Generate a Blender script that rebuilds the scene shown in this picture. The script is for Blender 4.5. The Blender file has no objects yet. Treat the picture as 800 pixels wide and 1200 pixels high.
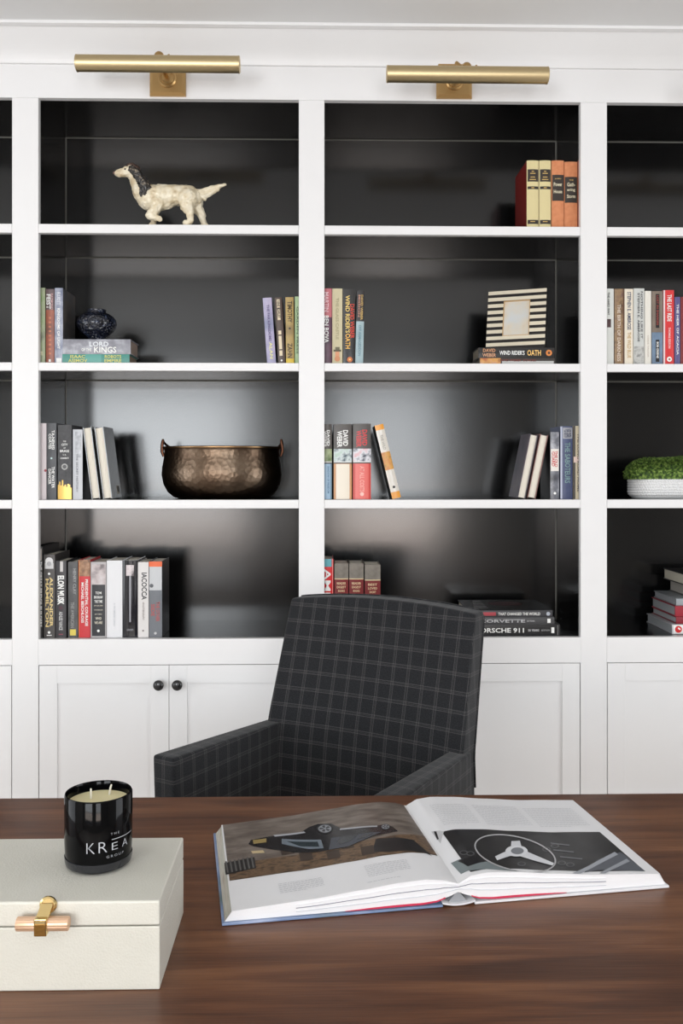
import bpy, bmesh, math, random
from mathutils import Vector, Matrix, Euler
random.seed(7)
sc = bpy.context.scene
COL = sc.collection
R = math.radians
# ------------------------------------------------------------------ camera
F = 1080.0; HZ = 548.0; D = 2.805; H = 1.33
TH = math.atan(0.021); cs, sn = math.cos(TH), math.sin(TH)
def P(px, py, Y):
    u = (px-400)/F; v = (HZ-py)/F; t = (Y+D)/(cs-u*sn)
    return Vector((t*(sn+u*cs), Y, H+t*v))
def PZ(px, py, z):
    u = (px-400)/F; v = (HZ-py)/F; t = (z-H)/v
    return Vector((t*(sn+u*cs), t*(cs-u*sn)-D, z))
def X(px, Y=0): return P(px, HZ, Y).x
cd = bpy.data.cameras.new('camera'); cam = bpy.data.objects.new('camera', cd); COL.objects.link(cam)
cam.location = (0, -D, H); cam.rotation_euler = (R(90), 0, -TH)
cd.sensor_fit = 'VERTICAL'; cd.sensor_height = 36; cd.sensor_width = 24
cd.lens = 36*F/1200; cd.shift_y = -(600-HZ)/1200; cd.clip_start = .05
sc.camera = cam
sc.view_settings.view_transform = 'Standard'; sc.view_settings.look = 'None'
sc.view_settings.gamma = 1; sc.view_settings.exposure = -.58; sc.view_settings.use_curve_mapping = False

# ------------------------------------------------------------------ materials
def lin(c):
    return tuple((x/255/12.92 if x/255 <= .04045 else ((x/255+.055)/1.055)**2.4) for x in c)
MC = {}
def M(rgb, rough=.5, metal=0, coat=0, spec=.5, name=None):
    k = (tuple(rgb), rough, metal, coat, spec)
    if k in MC: return MC[k]
    m = bpy.data.materials.new(name or 'paint_%02x%02x%02x' % tuple(int(v) for v in rgb)); m.use_nodes = True
    b = m.node_tree.nodes['Principled BSDF']
    b.inputs['Base Color'].default_value = (*lin(rgb), 1); b.inputs['Roughness'].default_value = rough
    b.inputs['Metallic'].default_value = metal; b.inputs['Coat Weight'].default_value = coat
    b.inputs['Coat Roughness'].default_value = .08
    b.inputs['Specular IOR Level'].default_value = spec
    MC[k] = m; return m
def nodes(m):
    nt = m.node_tree; return nt, nt.nodes, nt.links, nt.nodes['Principled BSDF']
def bumpy(m, scale, dist, strength=.5, kind='noise', coord='Object', mapscale=(1, 1, 1)):
    nt, N, L, b = nodes(m)
    tc = N.new('ShaderNodeTexCoord'); mp = N.new('ShaderNodeMapping'); mp.inputs['Scale'].default_value = mapscale
    L.new(tc.outputs[coord], mp.inputs[0])
    if kind == 'noise':
        t = N.new('ShaderNodeTexNoise'); t.inputs['Scale'].default_value = scale; t.inputs['Detail'].default_value = 4; o = t.outputs['Fac']
    else:
        t = N.new('ShaderNodeTexVoronoi'); t.inputs['Scale'].default_value = scale; o = t.outputs['Distance']
    L.new(mp.outputs[0], t.inputs['Vector'])
    bp = N.new('ShaderNodeBump'); bp.inputs['Distance'].default_value = dist; bp.inputs['Strength'].default_value = strength
    L.new(o, bp.inputs['Height']); L.new(bp.outputs[0], b.inputs['Normal']); return m
def mottle(name, cols, scale=30, rough=.4, ms=(1, 1, 1), metal=0, coat=0, detail=5, lo=.3, hi=.7):
    m = bpy.data.materials.new(name); m.use_nodes = True
    nt, N, L, b = nodes(m)
    tc = N.new('ShaderNodeTexCoord'); mp = N.new('ShaderNodeMapping'); mp.inputs['Scale'].default_value = ms
    t = N.new('ShaderNodeTexNoise'); t.inputs['Scale'].default_value = scale; t.inputs['Detail'].default_value = detail
    r = N.new('ShaderNodeValToRGB'); e = r.color_ramp.elements
    n = len(cols)
    e[0].position = lo; e[0].color = (*lin(cols[0]), 1); e[1].position = hi; e[1].color = (*lin(cols[-1]), 1)
    for i in range(1, n-1):
        q = e.new(lo+(hi-lo)*i/(n-1)); q.color = (*lin(cols[i]), 1)
    L.new(tc.outputs['Object'], mp.inputs[0]); L.new(mp.outputs[0], t.inputs['Vector']); L.new(t.outputs['Fac'], r.inputs[0])
    L.new(r.outputs[0], b.inputs['Base Color']); b.inputs['Roughness'].default_value = rough
    b.inputs['Metallic'].default_value = metal; b.inputs['Coat Weight'].default_value = coat
    return m

m_white = M((230, 229, 229), .4, name='white_cabinet_paint')
m_wall = M((176, 174, 170), .8, name='wall_paint')
m_ceil = M((232, 232, 232), .85, name='ceiling_paint')
m_black = bumpy(M((9, 9, 10), .16, spec=.65, name='black_satin_paint'), 9, .0015, .10)
m_gap = M((40, 40, 42), .8)
m_bead = M((118, 116, 110), .3, coat=.5, name='sealant_bead_painted_highlight')  # highlight along the joints is put into this pale bead colour
m_brass = M((206, 186, 146), .4, 1, name='satin_brass')
m_brassd = M((188, 154, 104), .34, 1, name='aged_brass')
m_gold = M((222, 196, 138), .2, 1, name='polished_gold')
m_knob = M((22, 22, 24), .25, coat=.3, name='black_knob')
m_page = bumpy(M((226, 219, 205), .8, name='page_edges'), 900, .0006, .6, mapscale=(1, .02, .02))
m_pagegrey = M((190, 186, 180), .8)
m_red = M((190, 35, 45), .5)

def wood_mat():
    m = bpy.data.materials.new('walnut_desk'); m.use_nodes = True
    nt, N, L, b = nodes(m)
    tc = N.new('ShaderNodeTexCoord')
    mp = N.new('ShaderNodeMapping'); mp.inputs['Scale'].default_value = (.8, 9, 9)
    n1 = N.new('ShaderNodeTexNoise'); n1.inputs['Scale'].default_value = 3.2; n1.inputs['Detail'].default_value = 8; n1.inputs['Distortion'].default_value = .6
    mp2 = N.new('ShaderNodeMapping'); mp2.inputs['Scale'].default_value = (3, 110, 110)
    n2 = N.new('ShaderNodeTexNoise'); n2.inputs['Scale'].default_value = 4; n2.inputs['Detail'].default_value = 6
    L.new(tc.outputs['Object'], mp.inputs[0]); L.new(tc.outputs['Object'], mp2.inputs[0])
    L.new(mp.outputs[0], n1.inputs['Vector']); L.new(mp2.outputs[0], n2.inputs['Vector'])
    mx = N.new('ShaderNodeMath'); mx.operation = 'MULTIPLY_ADD'; mx.inputs[1].default_value = .35
    L.new(n2.outputs['Fac'], mx.inputs[0]); L.new(n1.outputs['Fac'], mx.inputs[2])
    r = N.new('ShaderNodeValToRGB'); e = r.color_ramp.elements
    e[0].position = .42; e[0].color = (*lin((68, 42, 30)), 1); e[1].position = .92; e[1].color = (*lin((128, 87, 60)), 1)
    q = e.new(.66); q.color = (*lin((97, 62, 43)), 1)
    L.new(mx.outputs[0], r.inputs[0]); L.new(r.outputs[0], b.inputs['Base Color'])
    b.inputs['Roughness'].default_value = .36; b.inputs['Specular IOR Level'].default_value = .4
    bp = N.new('ShaderNodeBump'); bp.inputs['Distance'].default_value = .0006; bp.inputs['Strength'].default_value = .35
    L.new(n2.outputs['Fac'], bp.inputs['Height']); L.new(bp.outputs[0], b.inputs['Normal'])
    return m
m_wood = wood_mat()

def plaid_mat():
    m = bpy.data.materials.new('plaid_wool'); m.use_nodes = True
    nt, N, L, b = nodes(m)
    tc = N.new('ShaderNodeTexCoord'); sx = N.new('ShaderNodeSeparateXYZ'); L.new(tc.outputs['UV'], sx.inputs[0])
    def mth(op, a, bb=None, c=None):
        n = N.new('ShaderNodeMath'); n.operation = op
        for i, v in enumerate((a, bb, c)):
            if v is None: continue
            if isinstance(v, (int, float)): n.inputs[i].default_value = v
            else: L.new(v, n.inputs[i])
        return n.outputs[0]
    def stripes(c):
        f = mth('FRACT', mth('DIVIDE', c, .040))
        out = None
        for p in (.42, .58):
            g = mth('LESS_THAN', mth('ABSOLUTE', mth('SUBTRACT', f, p)), .022)
            out = g if out is None else mth('ADD', out, g)
        g = mth('MULTIPLY', mth('LESS_THAN', mth('ABSOLUTE', mth('SUBTRACT', f, .5)), .02), .5)
        return mth('ADD', out, g)
    su = stripes(sx.outputs[0]); sv = stripes(sx.outputs[1])
    s = mth('ADD', mth('MULTIPLY', su, .5), mth('MULTIPLY', sv, .5))
    wv = N.new('ShaderNodeTexNoise'); wv.inputs['Scale'].default_value = 900; wv.inputs['Detail'].default_value = 2
    L.new(tc.outputs['UV'], wv.inputs['Vector'])
    br = mth('GREATER_THAN', wv.outputs['Fac'], .47)
    s = mth('MINIMUM', mth('MULTIPLY', s, mth('MULTIPLY_ADD', br, .6, .4)), 1)
    w2 = N.new('ShaderNodeTexNoise'); w2.inputs['Scale'].default_value = 350; w2.inputs['Detail'].default_value = 3
    L.new(tc.outputs['UV'], w2.inputs['Vector'])
    r = N.new('ShaderNodeValToRGB'); e = r.color_ramp.elements
    e[0].position = .3; e[0].color = (*lin((26, 27, 29)), 1); e[1].position = .75; e[1].color = (*lin((44, 45, 48)), 1)
    L.new(w2.outputs['Fac'], r.inputs[0])
    mix = N.new('ShaderNodeMix'); mix.data_type = 'RGBA'
    L.new(s, mix.inputs[0]); L.new(r.outputs[0], mix.inputs[6]); mix.inputs[7].default_value = (*lin((92, 90, 90)), 1)
    L.new(mix.outputs[2], b.inputs['Base Color'])
    b.inputs['Roughness'].default_value = .9; b.inputs['Sheen Weight'].default_value = .15; b.inputs['Specular IOR Level'].default_value = .15
    bp = N.new('ShaderNodeBump'); bp.inputs['Distance'].default_value = .0008; bp.inputs['Strength'].default_value = .5
    L.new(w2.outputs['Fac'], bp.inputs['Height']); L.new(bp.outputs[0], b.inputs['Normal'])
    return m
m_plaid = plaid_mat()

# ------------------------------------------------------------------ mesh helpers
def obj(name, bm, mat, parent=None, smooth=False, loc=None, label=None):
    me = bpy.data.meshes.new(name)
    bmesh.ops.recalc_face_normals(bm, faces=bm.faces[:])
    bm.to_mesh(me); bm.free()
    for m in (mat if isinstance(mat, (list, tuple)) else [mat]): me.materials.append(m)
    if smooth:
        for p in me.polygons: p.use_smooth = True
        if smooth != 'all':
            me.set_sharp_from_angle(angle=R(35))
    o = bpy.data.objects.new(name, me); COL.objects.link(o)
    if parent: o.parent = parent
    if loc is not None: o.location = loc
    if label: o['label'] = label
    return o
def empty(name, loc=(0, 0, 0), rot=(0, 0, 0)):
    o = bpy.data.objects.new(name, None); COL.objects.link(o); o.empty_display_size = .05
    o.location = loc; o.rotation_euler = rot; return o
def tag(o, label, cat, group=None):
    o['label'] = label; o['category'] = cat
    if group: o['group'] = group
    return o
def struct(o): o['kind'] = 'structure'; return o
def NB(): return bmesh.new()
def box(bm, a, b, bev=0, seg=2, mi=0):
    x0, x1 = sorted((a[0], b[0])); y0, y1 = sorted((a[1], b[1])); z0, z1 = sorted((a[2], b[2]))
    v = [bm.verts.new(p) for p in ((x0, y0, z0), (x1, y0, z0), (x1, y1, z0), (x0, y1, z0), (x0, y0, z1), (x1, y0, z1), (x1, y1, z1), (x0, y1, z1))]
    fs = [bm.faces.new([v[i] for i in q]) for q in ((3, 2, 1, 0), (4, 5, 6, 7), (0, 1, 5, 4), (1, 2, 6, 5), (2, 3, 7, 6), (3, 0, 4, 7))]
    for f in fs: f.material_index = mi
    if bev:
        es = list({e for f in fs for e in f.edges})
        bmesh.ops.bevel(bm, geom=es, offset=bev, segments=seg, affect='EDGES', profile=.5)
    return bm
def BX(a, b, bev=0, seg=2): return box(NB(), a, b, bev, seg)
def prism(bm, poly, z0, z1, T=None):
    """poly in XY extruded along Z"""
    a = [bm.verts.new((x, y, z0)) for x, y in poly]; b = [bm.verts.new((x, y, z1)) for x, y in poly]
    n = len(poly)
    if T:
        for v in a+b: v.co = T(v.co)
    for i in range(n): bm.faces.new((a[i], a[(i+1) % n], b[(i+1) % n], b[i]))
    bm.faces.new(a[::-1]); bm.faces.new(b); return bm
def lathe(prof, n=48, c=(0, 0, 0), axis='z', bm=None, cap=True):
    bm = bm or NB(); rings = []
    for r, z in prof:
        ring = []
        for i in range(n):
            a = 2*math.pi*i/n; p = (r*math.cos(a), r*math.sin(a), z)
            if axis == 'y': p = (p[0], p[2], p[1])
            if axis == 'x': p = (p[2], p[0], p[1])
            ring.append(bm.verts.new((p[0]+c[0], p[1]+c[1], p[2]+c[2])))
        rings.append(ring)
    for A, B in zip(rings, rings[1:]):
        for i in range(n): bm.faces.new((A[i], A[(i+1) % n], B[(i+1) % n], B[i]))
    if cap:
        bm.faces.new(rings[0][::-1]); bm.faces.new(rings[-1])
    return bm
def tube(pts, rad, n=12, bm=None, closed=False):
    bm = bm or NB(); pts = [Vector(p) for p in pts]; rings = []
    rad = rad if isinstance(rad, (list, tuple)) else [rad]*len(pts)
    up = None
    for i, p in enumerate(pts):
        a = pts[i-1] if (i > 0 or closed) else p; b = pts[(i+1) % len(pts)] if (i < len(pts)-1 or closed) else p
        t = (b-a).normalized()
        if up is None: up = t.orthogonal().normalized()
        else:
            up = (up - t*up.dot(t)).normalized()
        s = t.cross(up)
        rings.append([bm.verts.new(p+rad[i]*(up*math.cos(2*math.pi*k/n)+s*math.sin(2*math.pi*k/n))) for k in range(n)])
    R2 = rings[1:]+([rings[0]] if closed else [])
    for A, B in zip(rings, R2):
        for k in range(n): bm.faces.new((A[k], A[(k+1) % n], B[(k+1) % n], B[k]))
    if not closed: bm.faces.new(rings[0][::-1]); bm.faces.new(rings[-1])
    return bm
def sphere(bm, c, r, sc_=(1, 1, 1), u=20, v=12, rot=None):
    m = Matrix.Translation(c) @ (rot.to_matrix().to_4x4() if rot else Matrix.Identity(4)) @ Matrix.Diagonal((*[r*s for s in sc_], 1))
    bmesh.ops.create_uvsphere(bm, u_segments=u, v_segments=v, radius=1, matrix=m); return bm
def textmesh(s, res=2, bold=0):
    cu = bpy.data.curves.new('t', 'FONT'); cu.body = s; cu.resolution_u = res; cu.offset = bold
    cu.align_x = 'LEFT'
    o = bpy.data.objects.new('t', cu); COL.objects.link(o)
    dg = bpy.context.evaluated_depsgraph_get()
    me = bpy.data.meshes.new_from_object(o.evaluated_get(dg))
    bm = NB(); bm.from_mesh(me)
    bpy.data.objects.remove(o); bpy.data.curves.remove(cu); bpy.data.meshes.remove(me)
    xs = [v.co.x for v in bm.verts]; ys = [v.co.y for v in bm.verts]
    x0, x1, y0, y1 = min(xs), max(xs), min(ys), max(ys)
    for v in bm.verts: v.co = Vector(((v.co.x-(x0+x1)/2)/(x1-x0), (v.co.y-(y0+y1)/2)/(y1-y0), 0))
    return bm          # unit box centred at 0

# ------------------------------------------------------------------ room shell
ZC = P(365, 26, -.10).z           # ceiling height
XL, XR, YB, YW = -3.2, 3.4, -5.6, .38
def hole_wall(name, poly_boxes, mat):
    bm = NB()
    for a, b in poly_boxes: box(bm, a, b)
    return struct(obj(name, bm, mat))
m_floor = mottle('pale_oak_floor', [(196, 190, 182), (208, 202, 194)], 3, .5, (.6, 9, 1))
struct(obj('floor', BX((XL-.1, YB-.1, -.1), (XR+.1, YW+.1, 0)), m_floor))
struct(obj('ceiling', BX((XL-.1, YB-.1, ZC), (XR+.1, YW+.1, ZC+.1)), m_ceil))
struct(obj('wall_back', BX((XL-.1, YW, 0), (XR+.1, YW+.1, ZC)), m_wall))
RW = (-2.9, -1.1, .35, 2.15)  # right window opening, unseen and added for fill
hole_wall('wall_right', [((XR, YB, 0), (XR+.1, RW[0], ZC)), ((XR, RW[1], 0), (XR+.1, YW, ZC)), ((XR, RW[0], 0), (XR+.1, RW[1], RW[2])), ((XR, RW[0], RW[3]), (XR+.1, RW[1], ZC))], m_wall)
# wall behind the camera with two tall windows, left wall with one added for fill
W1 = (-2.6, -.65, .35, 2.3); W2 = (0, 1.25, .35, 2.3)
hole_wall('wall_front', [((XL-.1, YB-.1, 0), (W1[0], YB, ZC)), ((W1[1], YB-.1, 0), (W2[0], YB, ZC)), ((W2[1], YB-.1, 0), (XR+.1, YB, ZC)),
    ((W1[0], YB-.1, 0), (W1[1], YB, W1[2])), ((W1[0], YB-.1, W1[3]), (W1[1], YB, ZC)),
    ((W2[0], YB-.1, 0), (W2[1], YB, W2[2])), ((W2[0], YB-.1, W2[3]), (W2[1], YB, ZC))], m_wall)
LW = (-2.9, -1.1, .35, 2.15)
hole_wall('wall_left', [((XL-.1, YB, 0), (XL, LW[0], ZC)), ((XL-.1, LW[1], 0), (XL, YW, ZC)),
    ((XL-.1, LW[0], 0), (XL, LW[1], LW[2])), ((XL-.1, LW[0], LW[3]), (XL, LW[1], ZC))], m_wall)
m_glass = M((235, 240, 242), .02, name='window_glass'); nodes(m_glass)[3].inputs['Transmission Weight'].default_value = 1
def window(n, w, left=False, XL=XL):
    bm = NB(); g = NB()
    def b2(bm, a0, a1, z0, z1, t0, t1):
        if left: box(bm, (XL-t1, a0, z0), (XL-t0, a1, z1))
        else: box(bm, (a0, YB-t1, z0), (a1, YB-t0, z1))
    f = .05
    b2(bm, w[0], w[0]+f, w[2], w[3], .02, .07); b2(bm, w[1]-f, w[1], w[2], w[3], .02, .07)
    b2(bm, w[0], w[1], w[2], w[2]+f, .02, .07); b2(bm, w[0], w[1], w[3]-f, w[3], .02, .07)
    mid = (w[0]+w[1])/2; b2(bm, mid-.02, mid+.02, w[2], w[3], .02, .07)
    o = struct(obj('window_%d' % n, bm, m_white))
    b2(g, w[0]+f, w[1]-f, w[2]+f, w[3]-f, .04, .046)
    obj('pane', g, m_glass, o)
window(1, W1); window(2, W2); window(3, LW, True); window(4, RW, True, XR+.09)  # left and right side windows are unseen, added to carry the fill lights
def area(name, loc, rot, sx_, sy_, power, col):
    l = bpy.data.lights.new(name, 'AREA'); l.shape = 'RECTANGLE'; l.size = sx_; l.size_y = sy_; l.energy = power; l.color = col
    o = bpy.data.objects.new(name, l); COL.objects.link(o); o.location = loc; o.rotation_euler = rot; return o
KEY = 1.0
def winlight(nm, x0, x1, z0, z1, p, c, y=YB+.03):
    area(nm, ((x0+x1)/2, y, (z0+z1)/2), (R(90), 0, 0), x1-x0, z1-z0, p*KEY, c)
winlight('daylight_window_1', -2.5, -.75, 1.0, 2.15, 118, (.93, .97, 1))
winlight('daylight_window_1_low', -2.5, -.75, .6, .97, 30, (1, .86, .77))
winlight('daylight_window_2', .1, 1.15, 1.0, 2.15, 56, (.93, .97, 1))
winlight('daylight_window_2_low', .1, 1.15, .6, .97, 22, (1, .84, .74))
area('fill_light_left', (XL+.03, -2.0, 1.25), (R(90), 0, R(-90)), 1.7, 1.7, 48, (.95, .97, 1))  # soft fill added from the left at an unseen window
area('fill_light_right', (XR-.03, -2.0, 1.25), (R(90), 0, R(90)), 1.7, 1.7, 66, (.95, .97, 1))  # fill added from the right to brighten the lower doors
w = bpy.data.worlds.new('world'); sc.world = w; w.use_nodes = True
w.node_tree.nodes['Background'].inputs[0].default_value = (.75, .85, 1, 1); w.node_tree.nodes['Background'].inputs[1].default_value = 1.0

# ------------------------------------------------------------------ built-in bookcase
ZT = 2.4484
SH = [(2.067, 2.040), (1.648, 1.6236), (1.2322, 1.206)]      # shelf tops / undersides
ZB = .8105; ZD = .733; ZF = P(365, 77, 0).z
OPEN = [(X(-300), X(14)), (X(45), X(350)), (X(380), X(680)), (X(711), X(1012))]
XA, XE = X(-335), X(1045)
DEP = .337; SB = .011
case = tag(empty('built_in_bookcase', ((XA+XE)/2, 0, 0)), 'white built-in bookcase wall with black-lined open shelves and shaker base cupboards', 'bookcase')
ox = case.location.x
def cobj(name, bm, mat, par=None, smooth=False, label=None):
    for v in bm.verts: v.co.x -= ox
    return obj(name, bm, mat, par or case, smooth, label=label)
TF = .022
bm = NB()
st = [(XA, OPEN[0][0])]+[(OPEN[i][1], OPEN[i+1][0]) for i in range(3)]+[(OPEN[3][1], XE)]
for a, b in st: box(bm, (a, 0, .1), (b, TF, ZT), .0012, 1)
for a, b in [(XA, XE)]: box(bm, (a, 0, ZT), (b, TF, ZF+.03))
for i, (a, b) in enumerate(OPEN): box(bm, (a, 0, ZD), (b, TF, ZB)); box(bm, (a, 0, .1), (b, TF, .14))
cobj('face_frame', bm, m_white)
for i, (a, b) in enumerate(OPEN):
    l, r = a-SB, b+SB
    cobj('back_panel', BX((l-.002, DEP, .1), (r+.002, DEP+.012, ZF)), m_black)
    for q, w_ in ((l, -1), (r, 1)):
        cobj('side_panel', BX((q, TF+.001, ZB-.02), (q+w_*.008, DEP, ZF)), m_black)
    cobj('top_panel', BX((l, TF+.001, ZT+.0005), (r, DEP, ZT+.012)), m_black)
    bt = NB(); box(bt, (l, TF+.001, ZB-.02), (r, DEP, ZB-.0005))
    cobj('bottom_panel', bt, m_black)
    for (zt, zb) in SH:
        s = cobj('shelf', BX((l, TF+.001, zb+.002), (r, DEP, zt-.0003)), m_black)
        n = NB(); box(n, (a+.0005, -.0005, zb), (b-.0005, TF, zt), .001, 1)
        obj('shelf_edge', (lambda q: ([setattr(v.co, 'x', v.co.x-ox) for v in q.verts], q)[1])(n), m_white, s, label='white front edge of shelf')
    # slim beads where the lining boards meet, pale colour standing in for joint highlight
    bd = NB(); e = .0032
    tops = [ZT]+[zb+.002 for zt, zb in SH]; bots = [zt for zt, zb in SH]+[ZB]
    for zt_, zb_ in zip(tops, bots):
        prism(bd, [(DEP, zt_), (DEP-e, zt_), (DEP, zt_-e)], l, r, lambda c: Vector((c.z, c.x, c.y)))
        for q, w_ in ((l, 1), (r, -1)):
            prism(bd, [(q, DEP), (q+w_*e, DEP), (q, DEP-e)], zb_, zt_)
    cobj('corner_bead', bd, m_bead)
cobj('base_carcass', BX((XA, TF+.002, .1), (XE, DEP, ZB-.021)), m_gap)
cobj('toe_kick', BX((XA, .06, 0), (XE, DEP, .1)), m_white)
for sx_, b_ in ((XA, -.02), (XE, .02)):
    cobj('end_panel', BX((sx_, 0, 0), (sx_+b_, YW, ZF)), m_white)
# doors (inset shaker)
def door(x0, x1, knob_x):
    g = .0022; x0 += g; x1 -= g; z0, z1 = .143, ZD-g; w_ = .054
    bm = NB(); y0, y1 = .0005, .02
    box(bm, (x0, y0, z0), (x0+w_, y1, z1), .0008, 1); box(bm, (x1-w_, y0, z0), (x1, y1, z1), .0008, 1)
    box(bm, (x0+w_, y0, z1-w_), (x1-w_, y1, z1), 0); box(bm, (x0+w_, y0, z0), (x1-w_, y1, z0+w_), 0)
    box(bm, (x0+w_-.003, y0+.006, z0+w_-.003), (x1-w_+.003, y1, z1-w_+.003))
    d = cobj('door', bm, m_white)
    k = lathe([(.0001, .0), (.008, 0), (.0065, -.006), (.006, -.014), (.011, -.017), (.0155, -.022), (.0158, -.027), (.013, -.031), (.007, -.0335), (.0001, -.034)], 28, (knob_x, 0, P(185, 801, 0).z), 'y', cap=False)
    for v in k.verts: v.co.x -= ox
    obj('knob', k, m_knob, d, True, label='round black knob')
for a, b in OPEN:
    mid = (a+b)/2
    door(a, mid+.0015, mid-.0275); door(mid-.0015, b, mid+.0285)
# crown moulding
CP = .10
prof = [(0, ZF-.004), (-.010, ZF-.004), (-.012, ZF), (-.014, ZF+.012), (-.030, ZF+.030), (-.052, ZF+.052), (-.078, ZF+.072), (-.084, ZF+.078), (-.086, ZC-.012), (-CP, ZC-.009), (-CP, ZC-.0005), (0, ZC-.0005)]
struct(obj('trim_1', prism(NB(), prof, XL+.001, XR-.001, lambda c: Vector((c.z, c.x, c.y))), m_white, None, True))
bm = BX((XL, 0.0, ZF-.002), (XA-.021, .03, ZC-.001)); box(bm, (XE+.021, 0, ZF-.002), (XR, .03, ZC-.001)); box(bm, (XL, 0, 0), (XA-.021, .03, ZF-.002)); box(bm, (XE+.021, 0, 0), (XR, .03, ZF-.002)); struct(obj('wall_flank', bm, m_wall))
struct(obj('trim_2', BX((XA-.021, .0, ZF+.031), (XE+.021, .45, ZC-.001)), m_white))

# ------------------------------------------------------------------ picture lights
def picture_light(xc_plate, xc_tube, ypx, label, first=[]):
    YT = -.175
    zt = P(365, ypx, YT).z; zp = 2.508
    L_ = .459; rt = .0237
    root = tag(empty('picture_light', (xc_plate, 0, zp)), label, 'picture light', 'brass picture lights along the top of the bookcase')
    def T(bm): 
        for v in bm.verts: v.co -= Vector((xc_plate, 0, zp))
        return bm
    bm = NB(); box(bm, (xc_plate-.054, -.004, zp-.054), (xc_plate+.054, -.0006, zp+.054), 0)
    # chamfered rectangular plate
    bm2 = NB(); s0, s1 = .052, .044
    v = [bm2.verts.new((xc_plate+sx*s, y, zp+sz*s)) for (s, y) in ((.054, -.004), (.054, -.009), (.045, -.015)) for sx, sz in ((-1, -1), (1, -1), (1, 1), (-1, 1))]
    for k in (0, 4):
        for i in range(4): bm2.faces.new((v[k+i], v[k+(i+1) % 4], v[k+4+(i+1) % 4], v[k+4+i]))
    bm2.faces.new(v[0:4]); bm2.faces.new(v[8:12])
    me = bpy.data.meshes.new('x'); bm2.to_mesh(me); bm2.free(); bm.from_mesh(me); bpy.data.meshes.remove(me)
    obj('backplate', T(bm), m_brassd, root)
    zc = zp-.004
    r = lathe([(.0001, -.015), (.027, -.015), (.028, -.018), (.024, -.022), (.020, -.0215), (.018, -.024), (.014, -.03), (.0001, -.031)], 32, (xc_plate, 0, zc), 'y', cap=False)
    for v in r.verts: v.co.y = v.co.y
    obj('mounting_ring', T(r), m_brassd, root, True)
    xa = xc_plate
    pts = [(xa, -.02, zc), (xa, -.05, zc-.002), (xa-.002, -.075, zc+.004), (xa-.006, -.10, zc+.016), (xc_tube+.008, -.13, zt+rt+.002), (xc_tube+.003, -.152, zt+rt+.012)]
    obj('arm', T(tube(pts, .0065, 12)), m_brassd, root, True)
    b = NB(); sphere(b, (xc_tube, -.16, zt+rt+.004), .0145)
    obj('ball_joint', T(b), m_brassd, root, True)
    b = lathe([(.0001, 0), (.003, 0), (.003, .016), (.007, .017), (.0075, .022), (.0001, .023)], 14, (xc_tube+.008, -.16, zt+rt+.004), 'x', cap=False)
    obj('thumbscrew', T(b), m_brassd, root, True)
    # shade: slotted half-open tube
    bm = NB(); n = 40; a0, a1 = R(-40), R(280)
    h = L_/2; outer = []; 
    for xx in (xc_tube-h, xc_tube+h):
        for rr in (rt, rt-.0015):
            outer.append([bm.verts.new((xx, YT+rr*math.cos(a0+(a1-a0)*i/n), zt+rr*math.sin(a0+(a1-a0)*i/n))) for i in range(n+1)])
    A, Ai, B, Bi = outer
    for i in range(n):
        bm.faces.new((A[i], A[i+1], B[i+1], B[i])); bm.faces.new((Ai[i], Ai[i+1], Bi[i+1], Bi[i]))
        bm.faces.new((A[i], A[i+1], Ai[i+1], Ai[i])); bm.faces.new((B[i], B[i+1], Bi[i+1], Bi[i]))
    bm.faces.new((A[0], Ai[0], Bi[0], B[0])); bm.faces.new((A[n], Ai[n], Bi[n], B[n]))
    obj('shade', T(bm), m_brass, root, True)
    for sgn in (-1, 1):
        c = lathe([(.0001, 0), (rt-.0004, 0), (rt+.0004, .001*sgn), (rt+.0004, .004*sgn), (rt-.002, .0055*sgn), (.0001, .0058*sgn)], 40, (xc_tube+sgn*(h-.003), YT, zt), 'x', cap=False)
        obj('end_cap', T(c), m_brass, root, True)
    c = tube([(xc_tube-h+.02, YT, zt-.004), (xc_tube+h-.02, YT, zt-.004)], .009, 16)
    obj('lamp_tube', T(c), M((225, 225, 220), .4), root, True)
picture_light(X(197), X(185.3, -.175), 76.6, 'brass picture light above the bay with the dog figurine')
picture_light(X(531.5), X(547.5, -.175), 86, 'brass picture light above the bay holding cream and orange books')
picture_light(X(861), X(897, -.175), 92, 'brass picture light over the far right bay with the moss planter')

# ------------------------------------------------------------------ books
TB = .0025
def book(w, h, d, cover, pages=None, bulge=.0015, sides=None, name='book'):
    """spine at y=0 facing -y, body to +y; base at z=0, centred on x"""
    root = empty(name)
    root['dims'] = (w, h, d)
    hw = w/2; n = 6
    def sp(x): return -bulge*(1-(x/hw)**2)
    outer = [(-hw, d)]+[(-hw+w*i/n, sp(-hw+w*i/n)) for i in range(n+1)]+[(hw, d)]
    ii = hw-TB
    inner = [(ii, d)]+[(ii-2*ii*i/n, TB) for i in range(n+1)]+[(-ii, d)]
    bm = NB()
    A = [bm.verts.new((x, y, 0)) for x, y in outer+inner]; B = [bm.verts.new((x, y, h)) for x, y in outer+inner]
    N_ = len(A)
    for i in range(N_):
        f = bm.faces.new((A[i], A[(i+1) % N_], B[(i+1) % N_], B[i]))
        if i in (0, n+1): f.material_index = 1
    m = len(outer)
    for i in range(m-1):
        j = N_-1-i
        bm.faces.new((A[i], A[i+1], A[j-1], A[j])); bm.faces.new((B[i], B[i+1], B[j-1], B[j]))
    obj('cover', bm, [cover, sides or cover], root, True)
    obj('pages', BX((-ii+.0002, TB+.0005, .003), (ii-.0002, d-.004, h-.003)), pages or m_page, root)
    root['b'] = bulge
    return root
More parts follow.
